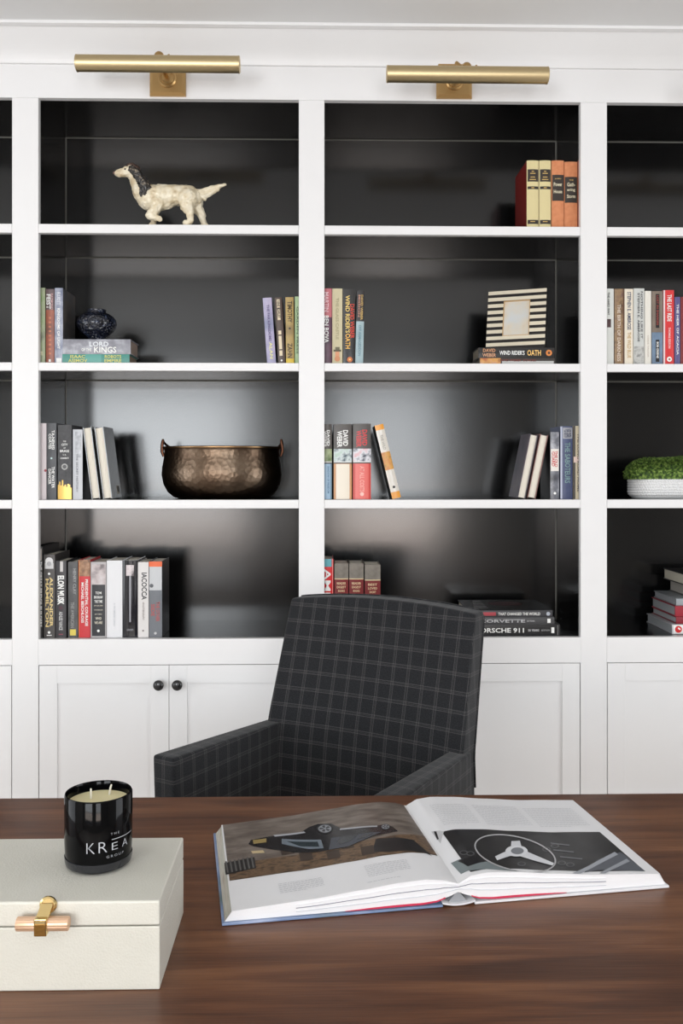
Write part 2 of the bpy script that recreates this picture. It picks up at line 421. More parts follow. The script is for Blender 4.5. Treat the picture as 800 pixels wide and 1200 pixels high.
def band(b, z0, z1, mat, x0=-1, x1=1, lay=1, name='spine_band', label=None):
    w, h, d = b['dims']; hw = w/2; bl = b['b']; n = 8; e = .0003*lay
    if z0 < 0: z0 += h
    if z1 <= 0: z1 += h
    bm = NB(); V = []
    for i in range(n+1):
        x = hw*(x0+(x1-x0)*i/n); y = -bl*(1-(x/hw)**2)-e
        V.append((bm.verts.new((x, y, z0)), bm.verts.new((x, y, z1)), bm.verts.new((x, y+e*.9, z0)), bm.verts.new((x, y+e*.9, z1))))
    for p, q in zip(V, V[1:]):
        bm.faces.new((p[0], q[0], q[1], p[1])); bm.faces.new((p[2], q[2], q[3], p[3]))
        bm.faces.new((p[0], q[0], q[2], p[2])); bm.faces.new((p[1], q[1], q[3], p[3]))
    return obj(name, bm, mat, b, label=label)
def stext(b, s, z, L_, mat, x=0, hgt=.5, mode='down', lay=3, bold=.02, name='title'):
    """z = centre height, L_ = length of the line; hgt = letter height as a share of spine width"""
    w, h, d = b['dims']; hw = w/2; bl = b['b']; hh = hgt*w if mode == 'down' else hgt
    bm = textmesh(s, 2, bold)
    for v in bm.verts:
        p, q = v.co.x*L_, v.co.y*hh
        if mode == 'down': xx, zz = x*hw+q, z-p
        else: xx, zz = x*hw+p, z+q
        v.co = Vector((xx, -bl*(1-(xx/hw)**2)-.0003*lay, zz))
    return obj(name, bm, mat, b)
def emblem(b, z, r, mat, x=0, lay=3, name='spine_emblem', n=20):
    w = b['dims'][0]; hw = w/2; bl = b['b']; bm = NB()
    vs = []
    for i in range(n):
        a = 2*math.pi*i/n; xx = x*hw+r*math.cos(a)
        vs.append(bm.verts.new((xx, -bl*(1-(xx/hw)**2)-.0003*lay, z+r*math.sin(a))))
    bm.faces.new(vs); return obj(name, bm, mat, b)
WT = M((235, 235, 232), .5); BKT = M((25, 25, 28), .5); GD = M((205, 170, 100), .45); CR = M((225, 215, 185), .55)
def scale_at(Y): return F/((Y+D)*1.0)
def stand(px0, px1, ytop, zs, label, grp, cover, yf=.0255, d=.16, lean=0, bulge=.0015, pages=None, sides=None, back=False, px_is='bottom'):
    s = scale_at(yf); w = (px1-px0)/s; d *= .82
    pc = (px0+px1)/2
    ztop = P(pc, ytop, yf).z; hh = (ztop-zs)
    if lean: hh = hh/math.cos(lean)-w/2*abs(math.sin(lean)); 
    gap = .0006
    b = book(w-gap, hh, d, cover, pages, bulge, sides)
    lift = (w/2)*abs(math.sin(lean))
    x = X(pc, yf)
    if back:
        b.location = (x, yf+d, zs+lift+.0002); b.rotation_euler = Euler((0, 0, math.pi)).to_matrix().to_euler()
        b.rotation_euler = (Matrix.Rotation(lean, 3, 'Y') @ Matrix.Rotation(math.pi, 3, 'Z')).to_euler()
    else:
        b.location = (x, yf+bulge, zs+lift+.0002); b.rotation_euler = (0, lean, 0)
    tag(b, label, 'book', grp)
    return b
def lie(px0, px1, y0, y1, z0, label, grp, cover, yf=.0255, d=.16, bulge=.0012, pages=None, sides=None, rz=0, thick=None, XX=None):
    """px span of the spine, thickness from y px; z0 = height it rests on; returns (book, new z)"""
    s = scale_at(yf); th = thick or (y1-y0)/s; d *= .82
    xa, xb = (X(px0, yf), X(px1, yf)) if XX is None else XX
    b = book(th-.0004, xb-xa, d, cover, pages, bulge, sides)
    b.location = (xb, yf+bulge, z0+th/2); b.rotation_euler = (Matrix.Rotation(rz, 3, 'Z') @ Matrix.Rotation(-math.pi/2, 3, 'Y')).to_euler()
    tag(b, label, 'book', grp); return b, z0+th
Z1, Z2, Z3, Z4 = SH[0][0], SH[1][0], SH[2][0], ZB

# --- top row, right: cream and orange set
G = 'cloth-bound books on the top shelf'
m_cream = M((214, 200, 150), .6); m_redc = M((120, 22, 16), .6); m_or = mottle('orange_cloth', [(196, 120, 78), (214, 142, 98)], 60, .7); m_lab = M((48, 40, 34), .6)
for i, (a, b_, lb) in enumerate([(617, 631.2, 'cream-spined book with red boards, leftmost of the top-shelf set'), (631.6, 645.6, 'cream-spined book standing between its cream twin and an orange book')]):
    k = stand(a, b_, 188, Z1, lb, G, m_cream, sides=m_redc if i == 0 else None, bulge=.003, d=.205)
    h = k['dims'][1]; f = lambda t: h*(1-t)
    band(k, f(.31), f(.13), m_lab, -.86, .96); band(k, f(.42), f(.38), m_lab, -.86, .96); band(k, f(.93), f(.87), m_lab, -.86, .96)
    for z_, n_, s_ in ((.155, .6, 'THE'), (.19, .55, 'COLLECTED'), (.235, .75, 'NOVELS'), (.275, .7, 'OF')):
        pass
    for z_, L_ in ((.16, .008), (.19, .018), (.245, .016), (.28, .022), (.40, .01), (.895, .016)):
        w_ = k['dims'][0]
        band(k, f(z_)-.0012, f(z_)+.0012, GD, -L_/w_*.9, L_/w_*.9, 2, 'gilt_line')
k = stand(646.2, 661, 188, Z1, 'orange cloth book with black label, beside the cream pair', G, m_or, bulge=.003, d=.17); h = k['dims'][1]
band(k, h*.41, h*.79, m_lab, -.9, .98); stext(k, 'Power', h*.65, .026, CR, hgt=.012, mode='h'); stext(k, 'House', h*.545, .026, CR, hgt=.011, mode='h'); stext(k, 'JAMES', h*.73, .02, GD, hgt=.004, mode='h')
k = stand(661.3, 676.8, 189.5, Z1, 'orange cloth book with black three-line label, right of its orange twin', G, m_or, bulge=.003, d=.17); h = k['dims'][1]
band(k, h*.39, h*.775, m_lab, -.95, .95); stext(k, 'Gath-', h*.66, .025, CR, hgt=.012, mode='h'); stext(k, 'ering', h*.575, .025, CR, hgt=.011, mode='h'); stext(k, 'Storm', h*.485, .026, CR, hgt=.011, mode='h'); stext(k, 'THE', h*.725, .013, GD, hgt=.004, mode='h')
k = stand(677.2, 681, 188, Z1, 'rust-red book against the right post on the top shelf', G, M((150, 78, 60), .6), d=.17)

# --- second row, left bay, left end
G = 'books at the left end of the second shelf, left bay'
k = stand(44.3, 52.8, 337.3, Z2, 'sage green book against the left post, second shelf', G, mottle('sage_jacket', [(95, 98, 84), (150, 160, 125), (120, 150, 90)], 22, .35, (1, 1, .8)), d=.15)
stext(k, 'REZ', .03, .012, CR, hgt=.4)
k = stand(53.6, 63.4, 338.8, Z2, 'rust and brown book with white lettering, beside the sage green book', G, mottle('rust_jacket', [(96, 66, 58), (148, 82, 62), (170, 98, 70)], 14, .3), d=.15); h = k['dims'][1]
band(k, h*.72, h, M((92, 74, 76), .35)); stext(k, 'RAYMOND', h*.83, h*.22, M((190, 150, 150), .5), x=.45, hgt=.3); stext(k, 'FEIST', h*.83, h*.2, WT, x=-.35, hgt=.5)
for q in range(9): band(k, h*(.12+.06*q), h*(.145+.06*q), M((190, 120, 90), .5), -.3, .3, 2, 'jacket_mark')
band(k, h*.02, h*.055, WT, -.3, .2, 2, 'publisher_mark')
k = stand(63.9, 73.5, 337.5, Z2, 'silver-blue paperback with painted front cover showing, left of the blue vase', G, mottle('silver_jacket', [(105, 112, 135), (150, 155, 172), (190, 192, 200)], 30, .3), sides=mottle('painted_cover', [(40, 42, 52), (88, 80, 74), (70, 72, 76), (110, 98, 84)], 16, .35), d=.17); h = k['dims'][1]
stext(k, 'ELLIOTT', h*.86, h*.17, M((220, 222, 228), .5), x=0, hgt=.42); stext(k, 'KINGDOMS OF LIGHT', h*.46, h*.54, WT, x=.0, hgt=.36); band(k, .0, h*.07, WT, -.6, .7)
# flat pair under the vase
G = 'books lying flat under the blue vase'
k, z = lie(73.0, 151.6, 414.6, 425.6, Z2, 'teal book lying flat on the shelf, lower of the two beneath the vase', G, M((70, 140, 128), .4), sides=M((110, 95, 80), .6), pages=M((150, 130, 112), .8), d=.15)
w_, h, _ = k['dims']; YL = M((214, 208, 120), .5)
stext(k, 'ISAAC', .157, .045, YL, x=.48, hgt=.34); stext(k, 'ASIMOV', .157, .058, YL, x=-.4, hgt=.36)
stext(k, 'ROBOTS', .05, .05, YL, x=.48, hgt=.34); stext(k, 'EMPIRE', .05, .052, YL, x=-.4, hgt=.34); band(k, h*.42, h*.66, M((92, 160, 150), .4), -1, 1, 1)
z_low = z
k, z = lie(73.6, 153, 397, 414.4, z, 'grey clouded thick book lying flat directly under the blue vase', G, mottle('clouded_jacket', [(112, 112, 120), (140, 140, 148), (190, 192, 200)], 28, .35), sides=M((120, 115, 115), .5), pages=M((150, 132, 120), .8), d=.15)
w_, h, _ = k['dims']
stext(k, 'LORD', .096, .058, M((225, 228, 232), .5), x=.35, hgt=.32); stext(k, 'OF THE', .134, .03, WT, x=-.42, hgt=.2); stext(k, 'KINGS', .077, .068, WT, x=-.42, hgt=.4)
z_vase = z
# --- second row, left bay, right end
G = 'books at the right end of the second shelf, left bay'
zz = Z2
k = stand(325.8, 334.4, 348.6, zz, 'dark brown book with cream label strips, leaning slightly left', G, mottle('brown_jacket', [(58, 44, 38), (86, 66, 56)], 25, .35), lean=-.055, d=.15); h = k['dims'][1]
for a, b_ in ((.84, .97), (.66, .82), (.44, .5), (.22, .42), (.12, .2)): band(k, h*a, h*b_, M((222, 205, 175), .5), -.5, .35)
stext(k, 'NINE SCARLET', h*.82, h*.26, BKT, x=-.05, hgt=.35, lay=4); emblem(k, .010, .003, WT)
k = stand(312.8, 323.4, 349, zz, 'lilac and blue book leaning left, first of the group at the right post', G, mottle('lilac_jacket', [(110, 120, 150), (165, 158, 188), (196, 186, 205)], 12, .3), lean=-.068, d=.15); h = k['dims'][1]
stext(k, 'THE FAR KINGDOMS', h*.62, h*.55, M((90, 80, 120), .5), x=.05, hgt=.3); stext(k, 'ALAN', h*.2, h*.25, M((225, 220, 150), .5), x=.1, hgt=.34)
k = stand(335.0, 344.6, 348.3, zz, 'olive and yellow book with dark lettering and a yellow foot', G, mottle('olive_jacket', [(120, 100, 60), (178, 150, 88), (196, 168, 92)], 14, .35), lean=-.01, d=.15); h = k['dims'][1]
stext(k, 'TIMOTHY', h*.78, h*.32, M((60, 48, 30), .5), x=.05, hgt=.6); stext(k, 'ZAHN', h*.2, h*.22, M((60, 48, 30), .5), x=.0, hgt=.6); band(k, .0005, h*.08, M((220, 190, 70), .5)); emblem(k, h*.53, .0034, M((50, 42, 34), .5))
k = stand(345.3, 353.1, 347.5, zz, 'pale green book half hidden behind the post, second shelf of left bay', G, mottle('pale_green_jacket', [(140, 165, 120), (168, 192, 148)], 20, .4), d=.15); h = k['dims'][1]
stext(k, 'GARDEN PRESS', h*.5, h*.7, M((70, 90, 66), .5), x=-.2, hgt=.3)
# --- second row, centre bay, left end
G = 'books at the left end of the second shelf, centre bay'
k = stand(377.2, 388.8, 338, Z2, 'pink and plum book with white lettering against the post', G, M((186, 104, 112), .35), d=.15); h = k['dims'][1]
band(k, .0005, h*.62, mottle('plum_art', [(60, 36, 52), (96, 58, 78), (190, 150, 170)], 20, .3, lo=.35, hi=.8)); stext(k, 'MARTIN', h*.82, h*.26, M((225, 190, 195), .5), x=-.1, hgt=.45); stext(k, 'BEN BOVA', h*.46, h*.36, WT, x=-.1, hgt=.45)
k = stand(389.1, 401.2, 338.2, Z2, 'cream book with a small hatted figure at its foot', G, M((202, 192, 158), .55), d=.15); h = k['dims'][1]
stext(k, 'THE GLASS CASTLE', h*.6, h*.55, M((170, 162, 130), .6), hgt=.3); emblem(k, h*.07, .0085, M((205, 140, 100), .5), n=14); band(k, h*.165, h*.19, M((88, 82, 60), .5), -.75, .75, 3, 'hat_brim'); band(k, h*.19, h*.225, M((104, 98, 74), .5), -.4, .45, 3, 'hat_crown'); band(k, h*.1, h*.165, M((214, 150, 112), .5), -.4, .4, 2, 'face_print')
k = stand(401.8, 416.2, 338.8, Z2, 'black book with yellow and red title columns, second shelf centre bay', G, M((24, 21, 20), .22, coat=.4), d=.15); h = k['dims'][1]
stext(k, "WIND RIDER'S", h*.665, h*.5, M((228, 196, 110), .4), x=-.25, hgt=.36); stext(k, 'OATH', h*.305, h*.2, M((236, 180, 80), .4), x=-.22, hgt=.4); stext(k, 'DAVID WEBER', h*.57, h*.46, M((205, 60, 40), .4), x=.5, hgt=.34); emblem(k, h*.06, .0082, M((205, 110, 50), .4), x=.1); emblem(k, h*.06, .003, M((240, 200, 120), .4), x=.1, lay=4)
k = stand(416.0, 425.4, 340.5, Z2, 'book with dark top and pale blue lower spine, right of the black book', G, M((34, 32, 34), .35), lean=.022, d=.15); h = k['dims'][1]
band(k, .0005, h*.58, mottle('ice_art', [(140, 165, 172), (176, 196, 200)], 16, .4)); stext(k, 'DAVID WEBER', h*.77, h*.34, GD, x=.35, hgt=.3); stext(k, 'MISSION', h*.79, h*.3, M((190, 140, 120), .5), x=-.35, hgt=.26); stext(k, 'OFF ARMAGEDDON', h*.32, h*.42, M((96, 130, 142), .5), hgt=.35)
# --- second row, centre bay, stack under frame
G = 'books lying flat under the striped frame'
k, z = lie(561.5, 650, 418.4, 426, Z2, 'white and orange spined book, lower of the two beneath the striped frame', G, M((60, 54, 50), .4), sides=M((60, 56, 52), .6), pages=M((120, 112, 100), .8), d=.15)
h = k['dims'][1]
band(k, h*.72, h*.99, mottle('orange_art', [(170, 90, 60), (215, 160, 90), (200, 150, 150)], 30, .4)); band(k, .004, h*.7, M((190, 190, 188), .4), -.75, .1); stext(k, 'DAVID WEBER  ECHOES', h*.5, h*.5, M((120, 50, 40), .5), x=.3, hgt=.35)
k, z = lie(560.5, 649.6, 405.8, 418.2, z, 'black book with orange circle emblem lying directly under the striped frame', G, M((22, 20, 20), .25, coat=.3), sides=M((130, 122, 110), .6), pages=M((128, 120, 106), .8), d=.15)
h = k['dims'][1]
stext(k, 'DAVID', h*.86, .038, M((205, 150, 110), .4), x=.45, hgt=.34); stext(k, 'WEBER', h*.86, .042, M((205, 150, 110), .4), x=-.45, hgt=.34); stext(k, "WIND RIDER'S", h*.56, h*.33, WT, hgt=.42); stext(k, 'OATH', h*.27, h*.18, M((236, 190, 110), .4), hgt=.55); emblem(k, h*.075, .0095, M((215, 130, 60), .4)); emblem(k, h*.075, .004, M((60, 40, 30), .4), lay=4)
z_frame = z
# --- second row, right bay
G = 'books on the second shelf, right bay'
k = stand(707.5, 719.3, 338.3, Z2, 'pale grey book with tiny dark picture, first of the right bay row', G, M((205, 207, 202), .5), d=.15); h = k['dims'][1]
stext(k, 'THE HARD WAY', h*.8, h*.3, BKT, x=-.1, hgt=.22); band(k, h*.49, h*.6, M((70, 45, 48), .5), -.4, .4)
k = stand(719.8, 731.2, 338.5, Z2, 'mottled brown and tan book, second from the post in right bay', G, mottle('tan_jacket', [(92, 66, 50), (150, 122, 88), (112, 84, 74)], 40, .4), d=.15); h = k['dims'][1]
band(k, 0.001, h, M((92, 58, 36), .4), .75, 1); stext(k, 'THE BIRTH OF DARKNESS', h*.42, h*.75, M((215, 200, 185), .5), x=-.1, hgt=.36)
k = stand(731.6, 741.8, 338.6, Z2, 'cream book with blue and tan vertical lettering', G, M((226, 216, 198), .5), d=.15); h = k['dims'][1]
stext(k, 'STEPHEN E. AMBROSE', h*.71, h*.5, M((70, 80, 105), .5), x=.05, hgt=.46); stext(k, 'THE WILD BLUE', h*.26, h*.34, M((190, 160, 110), .5), x=.05, hgt=.44)
k = stand(742.2, 755, 338, Z2, 'light grey book with two columns of spaced letters and a photo foot', G, M((196, 198, 194), .5), d=.15); h = k['dims'][1]
stext(k, 'STEPHEN E. AMBROSE', h*.62, h*.64, M((70, 72, 76), .5), x=-.1, hgt=.2); stext(k, 'NOTHING LIKE IT', h*.65, h*.62, M((80, 82, 86), .5), x=.5, hgt=.2); band(k, .001, h*.24, mottle('photo_foot', [(80, 82, 80), (190, 190, 186), (130, 130, 126)], 50, .5), -.9, .9)
k = stand(755.4, 763, 341, Z2, 'slim plain white book between grey books in right bay', G, M((222, 218, 208), .5), d=.15); h = k['dims'][1]
stext(k, 'CODE TALKER', h*.25, h*.3, M((190, 180, 170), .5), hgt=.25)
k = stand(763.4, 776.6, 341.2, Z2, 'grey-brown and blue book with black title strip', G, mottle('taupe_art', [(104, 92, 82), (132, 118, 104)], 18, .4), d=.15); h = k['dims'][1]
band(k, .001, h*.44, mottle('blue_art', [(74, 92, 112), (128, 152, 178)], 12, .4)); band(k, h*.5, h*.96, M((26, 22, 22), .4), -.3, .35, 2); band(k, h*.04, h*.34, M((26, 24, 26), .4), -.3, .35, 2); stext(k, 'LOST IN SHANGRI', h*.74, h*.4, M((150, 60, 50), .5), x=.02, hgt=.2, lay=4); stext(k, 'BOB GREENE', h*.2, h*.22, WT, x=.02, hgt=.2, lay=4)
k = stand(777, 789.8, 340, Z2, 'bright red book with bold white vertical title, right bay', G, M((208, 48, 50), .4), d=.15); h = k['dims'][1]
band(k, .001, h*.999, M((222, 200, 200), .4), -1, -.7); stext(k, 'THE LAST RIDE', h*.76, h*.36, WT, x=.1, hgt=.42); stext(k, 'THOMAS EIDSON', h*.36, h*.28, M((240, 200, 200), .5), x=.1, hgt=.22); emblem(k, h*.075, .008, WT, x=.1); emblem(k, h*.075, .003, M((150, 60, 60), .4), x=.1, lay=4)
k = stand(790.4, 797, 348, Z2, 'purple-blue book just right of the red one', G, M((84, 78, 128), .4), d=.15); h = k['dims'][1]
stext(k, 'THE HEIR OF ACACIA', h*.52, h*.75, WT, hgt=.4)
k = stand(797.4, 807, 348, Z2, 'dark red book at the photo edge in the right bay', G, M((120, 28, 30), .4), d=.15)

# --- third row, left bay
G = 'books at the left end of the third shelf, left bay'
k = stand(44.3, 54.2, 496, Z3, 'pale pinkish grey book against the left post, third shelf', G, M((206, 196, 198), .5), d=.16); h = k['dims'][1]
emblem(k, h*.38, .004, M((150, 60, 70), .5), x=.8)
k = stand(54.6, 66, 495.8, Z3, 'grey book with two columns of white lettering, third shelf left bay', G, mottle('slate_jacket', [(58, 60, 63), (82, 84, 88)], 18, .45), d=.16); h = k['dims'][1]
stext(k, 'TA-NEHISI', h*.78, h*.25, WT, x=.35, hgt=.3); stext(k, 'COATES', h*.76, h*.2, WT, x=-.3, hgt=.3); stext(k, 'THE WATER', h*.29, h*.28, WT, x=.35, hgt=.3); stext(k, 'DANCER', h*.3, h*.2, WT, x=-.35, hgt=.3); emblem(k, h*.54, .003, M((180, 205, 205), .5)); 
k = stand(67.6, 83.8, 498, Z3, 'dark grey book with gold city skyline at its foot', G, mottle('charcoal_cloth', [(62, 62, 64), (78, 78, 80)], 90, .6), d=.16); h = k['dims'][1]
SL = [.2, .24, .19, .26, .18, .2, .17, .21, .2, .16]
for i, t in enumerate(SL): band(k, .001, h*t, M((205, 168, 92), .35, .6), -1+.2*i, -.8+.2*i, 1, 'gold_skyline')
stext(k, 'THE', h*.78, .009, WT, hgt=.004, mode='h'); stext(k, 'CITY', h*.735, .019, WT, hgt=.007, mode='h'); stext(k, 'OF', h*.69, .007, WT, hgt=.004, mode='h'); stext(k, 'BRASS', h*.65, .028, WT, hgt=.0075, mode='h'); stext(k, 'S. A.', h*.6, .01, WT, hgt=.004, mode='h'); stext(k, 'CHAKRABORTY', h*.555, .026, WT, hgt=.005, mode='h'); emblem(k, h*.44, .0095, M((170, 170, 168), .5)); emblem(k, h*.44, .006, M((90, 90, 92), .5), lay=4)
k = stand(85.2, 96.6, 503.3, Z3, 'silvery white book left of the two turned-around books', G, M((192, 194, 198), .4), sides=M((34, 34, 38), .3), d=.14); h = k['dims'][1]
stext(k, 'THE SECRET HISTORY', h*.38, h*.55, M((120, 122, 130), .5), x=-.1, hgt=.2); band(k, h*.6, h*.97, mottle('silver_marks', [(140, 142, 148), (200, 202, 206)], 60, .4), -.5, .7)
dkc = M((28, 26, 28), .2, coat=.5)
for i, (a, b_, lb) in enumerate([(107.4, 117.6, 'turned-around book with cream page edges, leaning, left one of the pair'), (121.0, 131.6, 'turned-around book leaning beside the copper pot, black glossy cover with barcode')]):
    k = stand(a, b_, 500.5, Z3, lb, G, dkc, lean=-.125, back=True, d=.16, bulge=.001)
    if i == 1:
        w_, h, d_ = k['dims']
        lbm = BX((-w_/2-.0006, .02, .012), (-w_/2-.0001, .055, .038)); obj('barcode_label', lbm, M((165, 160, 150), .5), k, label='pale barcode panel on the black cover')
        bb = NB()
        for q in range(9): box(bb, (-w_/2-.0009, .023+q*.0033, .018), (-w_/2-.0005, .023+q*.0033+.0014, .036))
        obj('barcode_bars', bb, M((50, 48, 46), .5), k)
# --- third row, centre bay, left end
G = 'books at the left end of the third shelf, centre bay'
dk = mottle('smoke_jacket', [(62, 58, 56), (92, 86, 82)], 12, .4)
def weber(a, b_, yt, lb, tc_, low, pic, edge):
    k = stand(a, b_, yt, Z3, lb, G, dk, d=.16, bulge=.003); h = k['dims'][1]
    stext(k, 'DAVID', h*.815, h*.21, tc_, x=.3, hgt=.28, bold=.03); stext(k, 'WEBER', h*.80, h*.22, tc_, x=-.35, hgt=.28, bold=.03)
    band(k, h*.5, h*.67, pic); band(k, h*.49, h*.502, M((220, 220, 218), .4), -1, 1, 2); band(k, .0005, h*.475, edge); band(k, .0008, h*.47, low, -.75, .75, 2)
    return k, h
k, h = weber(377, 388.8, 497, 'blue-footed volume with white lettering, partly behind the centre post', WT, M((158, 186, 208), .4), mottle('pic_green', [(90, 110, 70), (170, 180, 140)], 60, .4), M((110, 135, 150), .4))
stext(k, 'SHADOW OF FREEDOM', h*.26, h*.36, M((90, 120, 150), .5), x=.3, hgt=.2, lay=4)
k, h = weber(390.8, 412.2, 497, 'cream-footed volume with white lettering and picture band', WT, M((232, 222, 205), .35), mottle('pic_blue', [(60, 80, 92), (205, 215, 215), (170, 195, 180)], 55, .4), M((205, 150, 105), .4))
k, h = weber(413.4, 434.6, 496.5, 'coral red volume with red lettering, supporting the leaning book', M((205, 55, 60), .4), M((222, 104, 96), .35), mottle('pic_red', [(50, 56, 76), (220, 220, 225), (215, 160, 165)], 55, .4), M((200, 70, 64), .4))
stext(k, 'AT ALL COSTS', h*.27, h*.34, M((240, 170, 160), .5), x=0, hgt=.25, lay=4); emblem(k, h*.07, .006, M((240, 190, 180), .4), lay=4)
k = stand(459.4, 469.9, 497.8, Z3, 'white book with orange ends leaning against the red volume', G, M((206, 200, 190), .3, coat=.3), lean=-.238, d=.16, sides=M((26, 24, 26), .3)); h = k['dims'][1]
og = M((222, 150, 50), .3); band(k, .0005, h*.09, og); band(k, h*.93, h*.9995, og); band(k, h*.39, h*.63, mottle('orange_panel', [(130, 90, 50), (205, 150, 70), (180, 90, 60)], 40, .35)); emblem(k, h*.155, .004, BKT)
stext(k, 'THE WILD', h*.76, h*.2, M((150, 145, 135), .5), hgt=.3)
# --- third row, centre bay, right end
G = 'books at the right end of the third shelf, centre bay'
jk = mottle('mauve_jacket', [(48, 46, 58), (84, 74, 84), (104, 96, 98)], 16, .35)
k = stand(605.6, 615.4, 509, Z3, 'turned-around book leaning right with mauve jacket facing left', G, jk, lean=.2, back=True, d=.16, bulge=.001)
k = stand(617.4, 627.4, 509.2, Z3, 'turned-around book leaning right, next to the upright black and white spine', G, M((120, 84, 80), .4), lean=.2, back=True, d=.16, bulge=.001)
k = stand(644.6, 655.2, 506.5, Z3, 'black and white photo book with white and red label, third shelf', G, mottle('bw_photo', [(36, 36, 42), (110, 112, 120), (190, 190, 196)], 22, .3), sides=M((20, 20, 22), .4), d=.16); h = k['dims'][1]
band(k, h*.42, h*.75, M((226, 220, 212), .4), -.9, .9, 1, 'label'); stext(k, 'THE OLD', h*.6, h*.24, M((200, 60, 70), .5), x=.3, hgt=.34); stext(k, 'GUARD', h*.6, h*.22, M((200, 60, 70), .5), x=-.35, hgt=.34); emblem(k, h*.09, .004, WT)
k = stand(656.4, 671, 499.6, Z3, 'navy blue book with silver top block near the right post', G, mottle('navy_jacket', [(58, 66, 98), (78, 88, 122)], 20, .35), d=.16); h = k['dims'][1]
band(k, h*.83, h*.98, M((165, 166, 172), .4), -.6, .95); stext(k, 'WEB GRIFFIN', h*.905, h*.12, M((60, 66, 90), .5), x=.15, hgt=.6, lay=4); band(k, .001, h*.995, M((165, 170, 190), .3), -1, -.72); stext(k, 'THE SABOTEURS', h*.5, h*.56, M((120, 150, 150), .5), x=.15, hgt=.45)
k = stand(671.8, 681, 499.2, Z3, 'cream and dark striped book with paper band against the right post', G, M((196, 184, 156), .45), d=.16); h = k['dims'][1]
band(k, .001, h*.999, M((52, 44, 42), .5), -1, -.55); band(k, h*.5, h*.58, M((215, 190, 180), .5), -1, 1, 2); stext(k, 'THE LONG ROAD HOME', h*.5, h*.8, M((60, 50, 44), .5), x=.2, hgt=.28)

# --- fourth row, left bay
G = 'books in the long row on the bottom shelf, left bay'
k = stand(44.3, 49.6, 640.8, Z4, 'tallest black book with white lettering, against the left post, bottom shelf', G, M((34, 32, 32), .4), d=.22); h = k['dims'][1]
stext(k, 'THE GREAT BRIDGE BUILDERS', h*.48, h*.72, WT, x=.35, hgt=.5); band(k, h*.85, h*.98, M((190, 180, 170), .4), -.2, .6)
k = stand(51, 64.2, 650, Z4, 'dark book with gold two-column title and white bust at top, bottom shelf', G, M((62, 58, 56), .4), d=.20); h = k['dims'][1]
band(k, h*.83, h*.9, M((200, 200, 200), .5), -.75, .75, 1, 'portrait_print'); emblem(k, h*.92, .012, M((215, 215, 215), .5), lay=2, name='portrait_print'); emblem(k, h*.89, .007, M((165, 165, 168), .5), lay=3, name='portrait_print')
stext(k, 'ALEXANDER', h*.43, h*.6, M((214, 190, 128), .4), x=.38, hgt=.3, bold=.03); stext(k, 'HAMILTON', h*.42, h*.58, M((214, 190, 128), .4), x=-.35, hgt=.3, bold=.03); emblem(k, h*.77, .0035, WT); emblem(k, h*.065, .004, WT); band(k, h*.025, h*.035, WT, -.45, .45)
k = stand(65, 77.6, 657.5, Z4, 'black book with bold white block title, bottom shelf', G, M((40, 38, 42), .35), d=.16); h = k['dims'][1]
stext(k, 'ELON MUSK', h*.62, h*.38, WT, x=0, hgt=.62, bold=.04); stext(k, 'ASHLEE VANCE', h*.22, h*.24, M((200, 200, 200), .5), x=.0, hgt=.34); emblem(k, h*.39, .006, M((70, 36, 48), .5)); band(k, h*.86, h*.995, M((196, 192, 190), .4), -.15, .4, 1, 'portrait_print'); band(k, h*.04, h*.05, M((150, 60, 80), .5), -.4, .4)
k = stand(79.6, 91.2, 658.5, Z4, 'dark grey book with a yellow square at its foot, bottom shelf', G, mottle('pewter_jacket', [(52, 52, 54), (92, 92, 92)], 24, .4), d=.16); h = k['dims'][1]
stext(k, 'HENRY CLAY', h*.74, h*.34, M((150, 150, 150), .5), x=.35, hgt=.3); stext(k, 'THE AMERICAN', h*.3, h*.34, M((140, 140, 138), .5), x=-.1, hgt=.35); band(k, h*.03, h*.11, M((215, 195, 85), .5), -.6, .6, 2)
k = stand(92, 105.6, 656.3, Z4, 'red book with brown picture top and white two-column title, bottom shelf', G, M((196, 42, 50), .4), d=.16); h = k['dims'][1]
band(k, h*.79, h*.9995, mottle('portrait_art', [(80, 54, 42), (150, 110, 80), (190, 150, 120)], 50, .4)); band(k, .001, h*.999, M((225, 130, 70), .4), -1, -.9, 2); stext(k, 'PRESIDENTIAL COURAGE', h*.45, h*.6, WT, x=.4, hgt=.24); stext(k, 'MICHAEL BESCHLOSS', h*.45, h*.52, WT, x=-.3, hgt=.24)
k = stand(106.2, 124.4, 658.6, Z4, 'black book with pale portrait top and stacked white lines, bottom shelf', G, M((176, 172, 172), .4), d=.16); h = k['dims'][1]
band(k, h*.02, h*.7, M((30, 32, 38), .4), -.86, .86); band(k, h*.7, h*.97, mottle('pale_portrait', [(205, 198, 198), (190, 178, 178), (120, 112, 114)], 40, .5), -.9, .9)
for q, (t, L_, hh) in enumerate([('TOM', .018, .008), ('BROKAW', .026, .008), ('THE TIME', .024, .008), ('OF OUR LIVES', .026, .003), ('A CONVERSATION', .026, .003), ('ABOUT AMERICA', .022, .003), ('WHO', .018, .008), ('WE ARE', .024, .008)]):
    stext(k, t, h*(.59-.056*q), L_, WT if q < 3 else M((215, 208, 190), .5), hgt=hh, mode='h')
emblem(k, h*.09, .004, WT)
k = stand(125, 143.2, 657, Z4, 'thick plain white book, bottom shelf', G, M((222, 222, 224), .5), d=.16); h = k['dims'][1]
stext(k, 'A PROMISED LAND', h*.3, h*.3, M((196, 198, 202), .5), hgt=.12)
k = stand(143.8, 161, 656.8, Z4, 'thick glossy black book with pale portrait and painted reflection streak between two white books', G, M((30, 30, 36), .12, coat=.6), d=.16, bulge=.004); h = k['dims'][1]
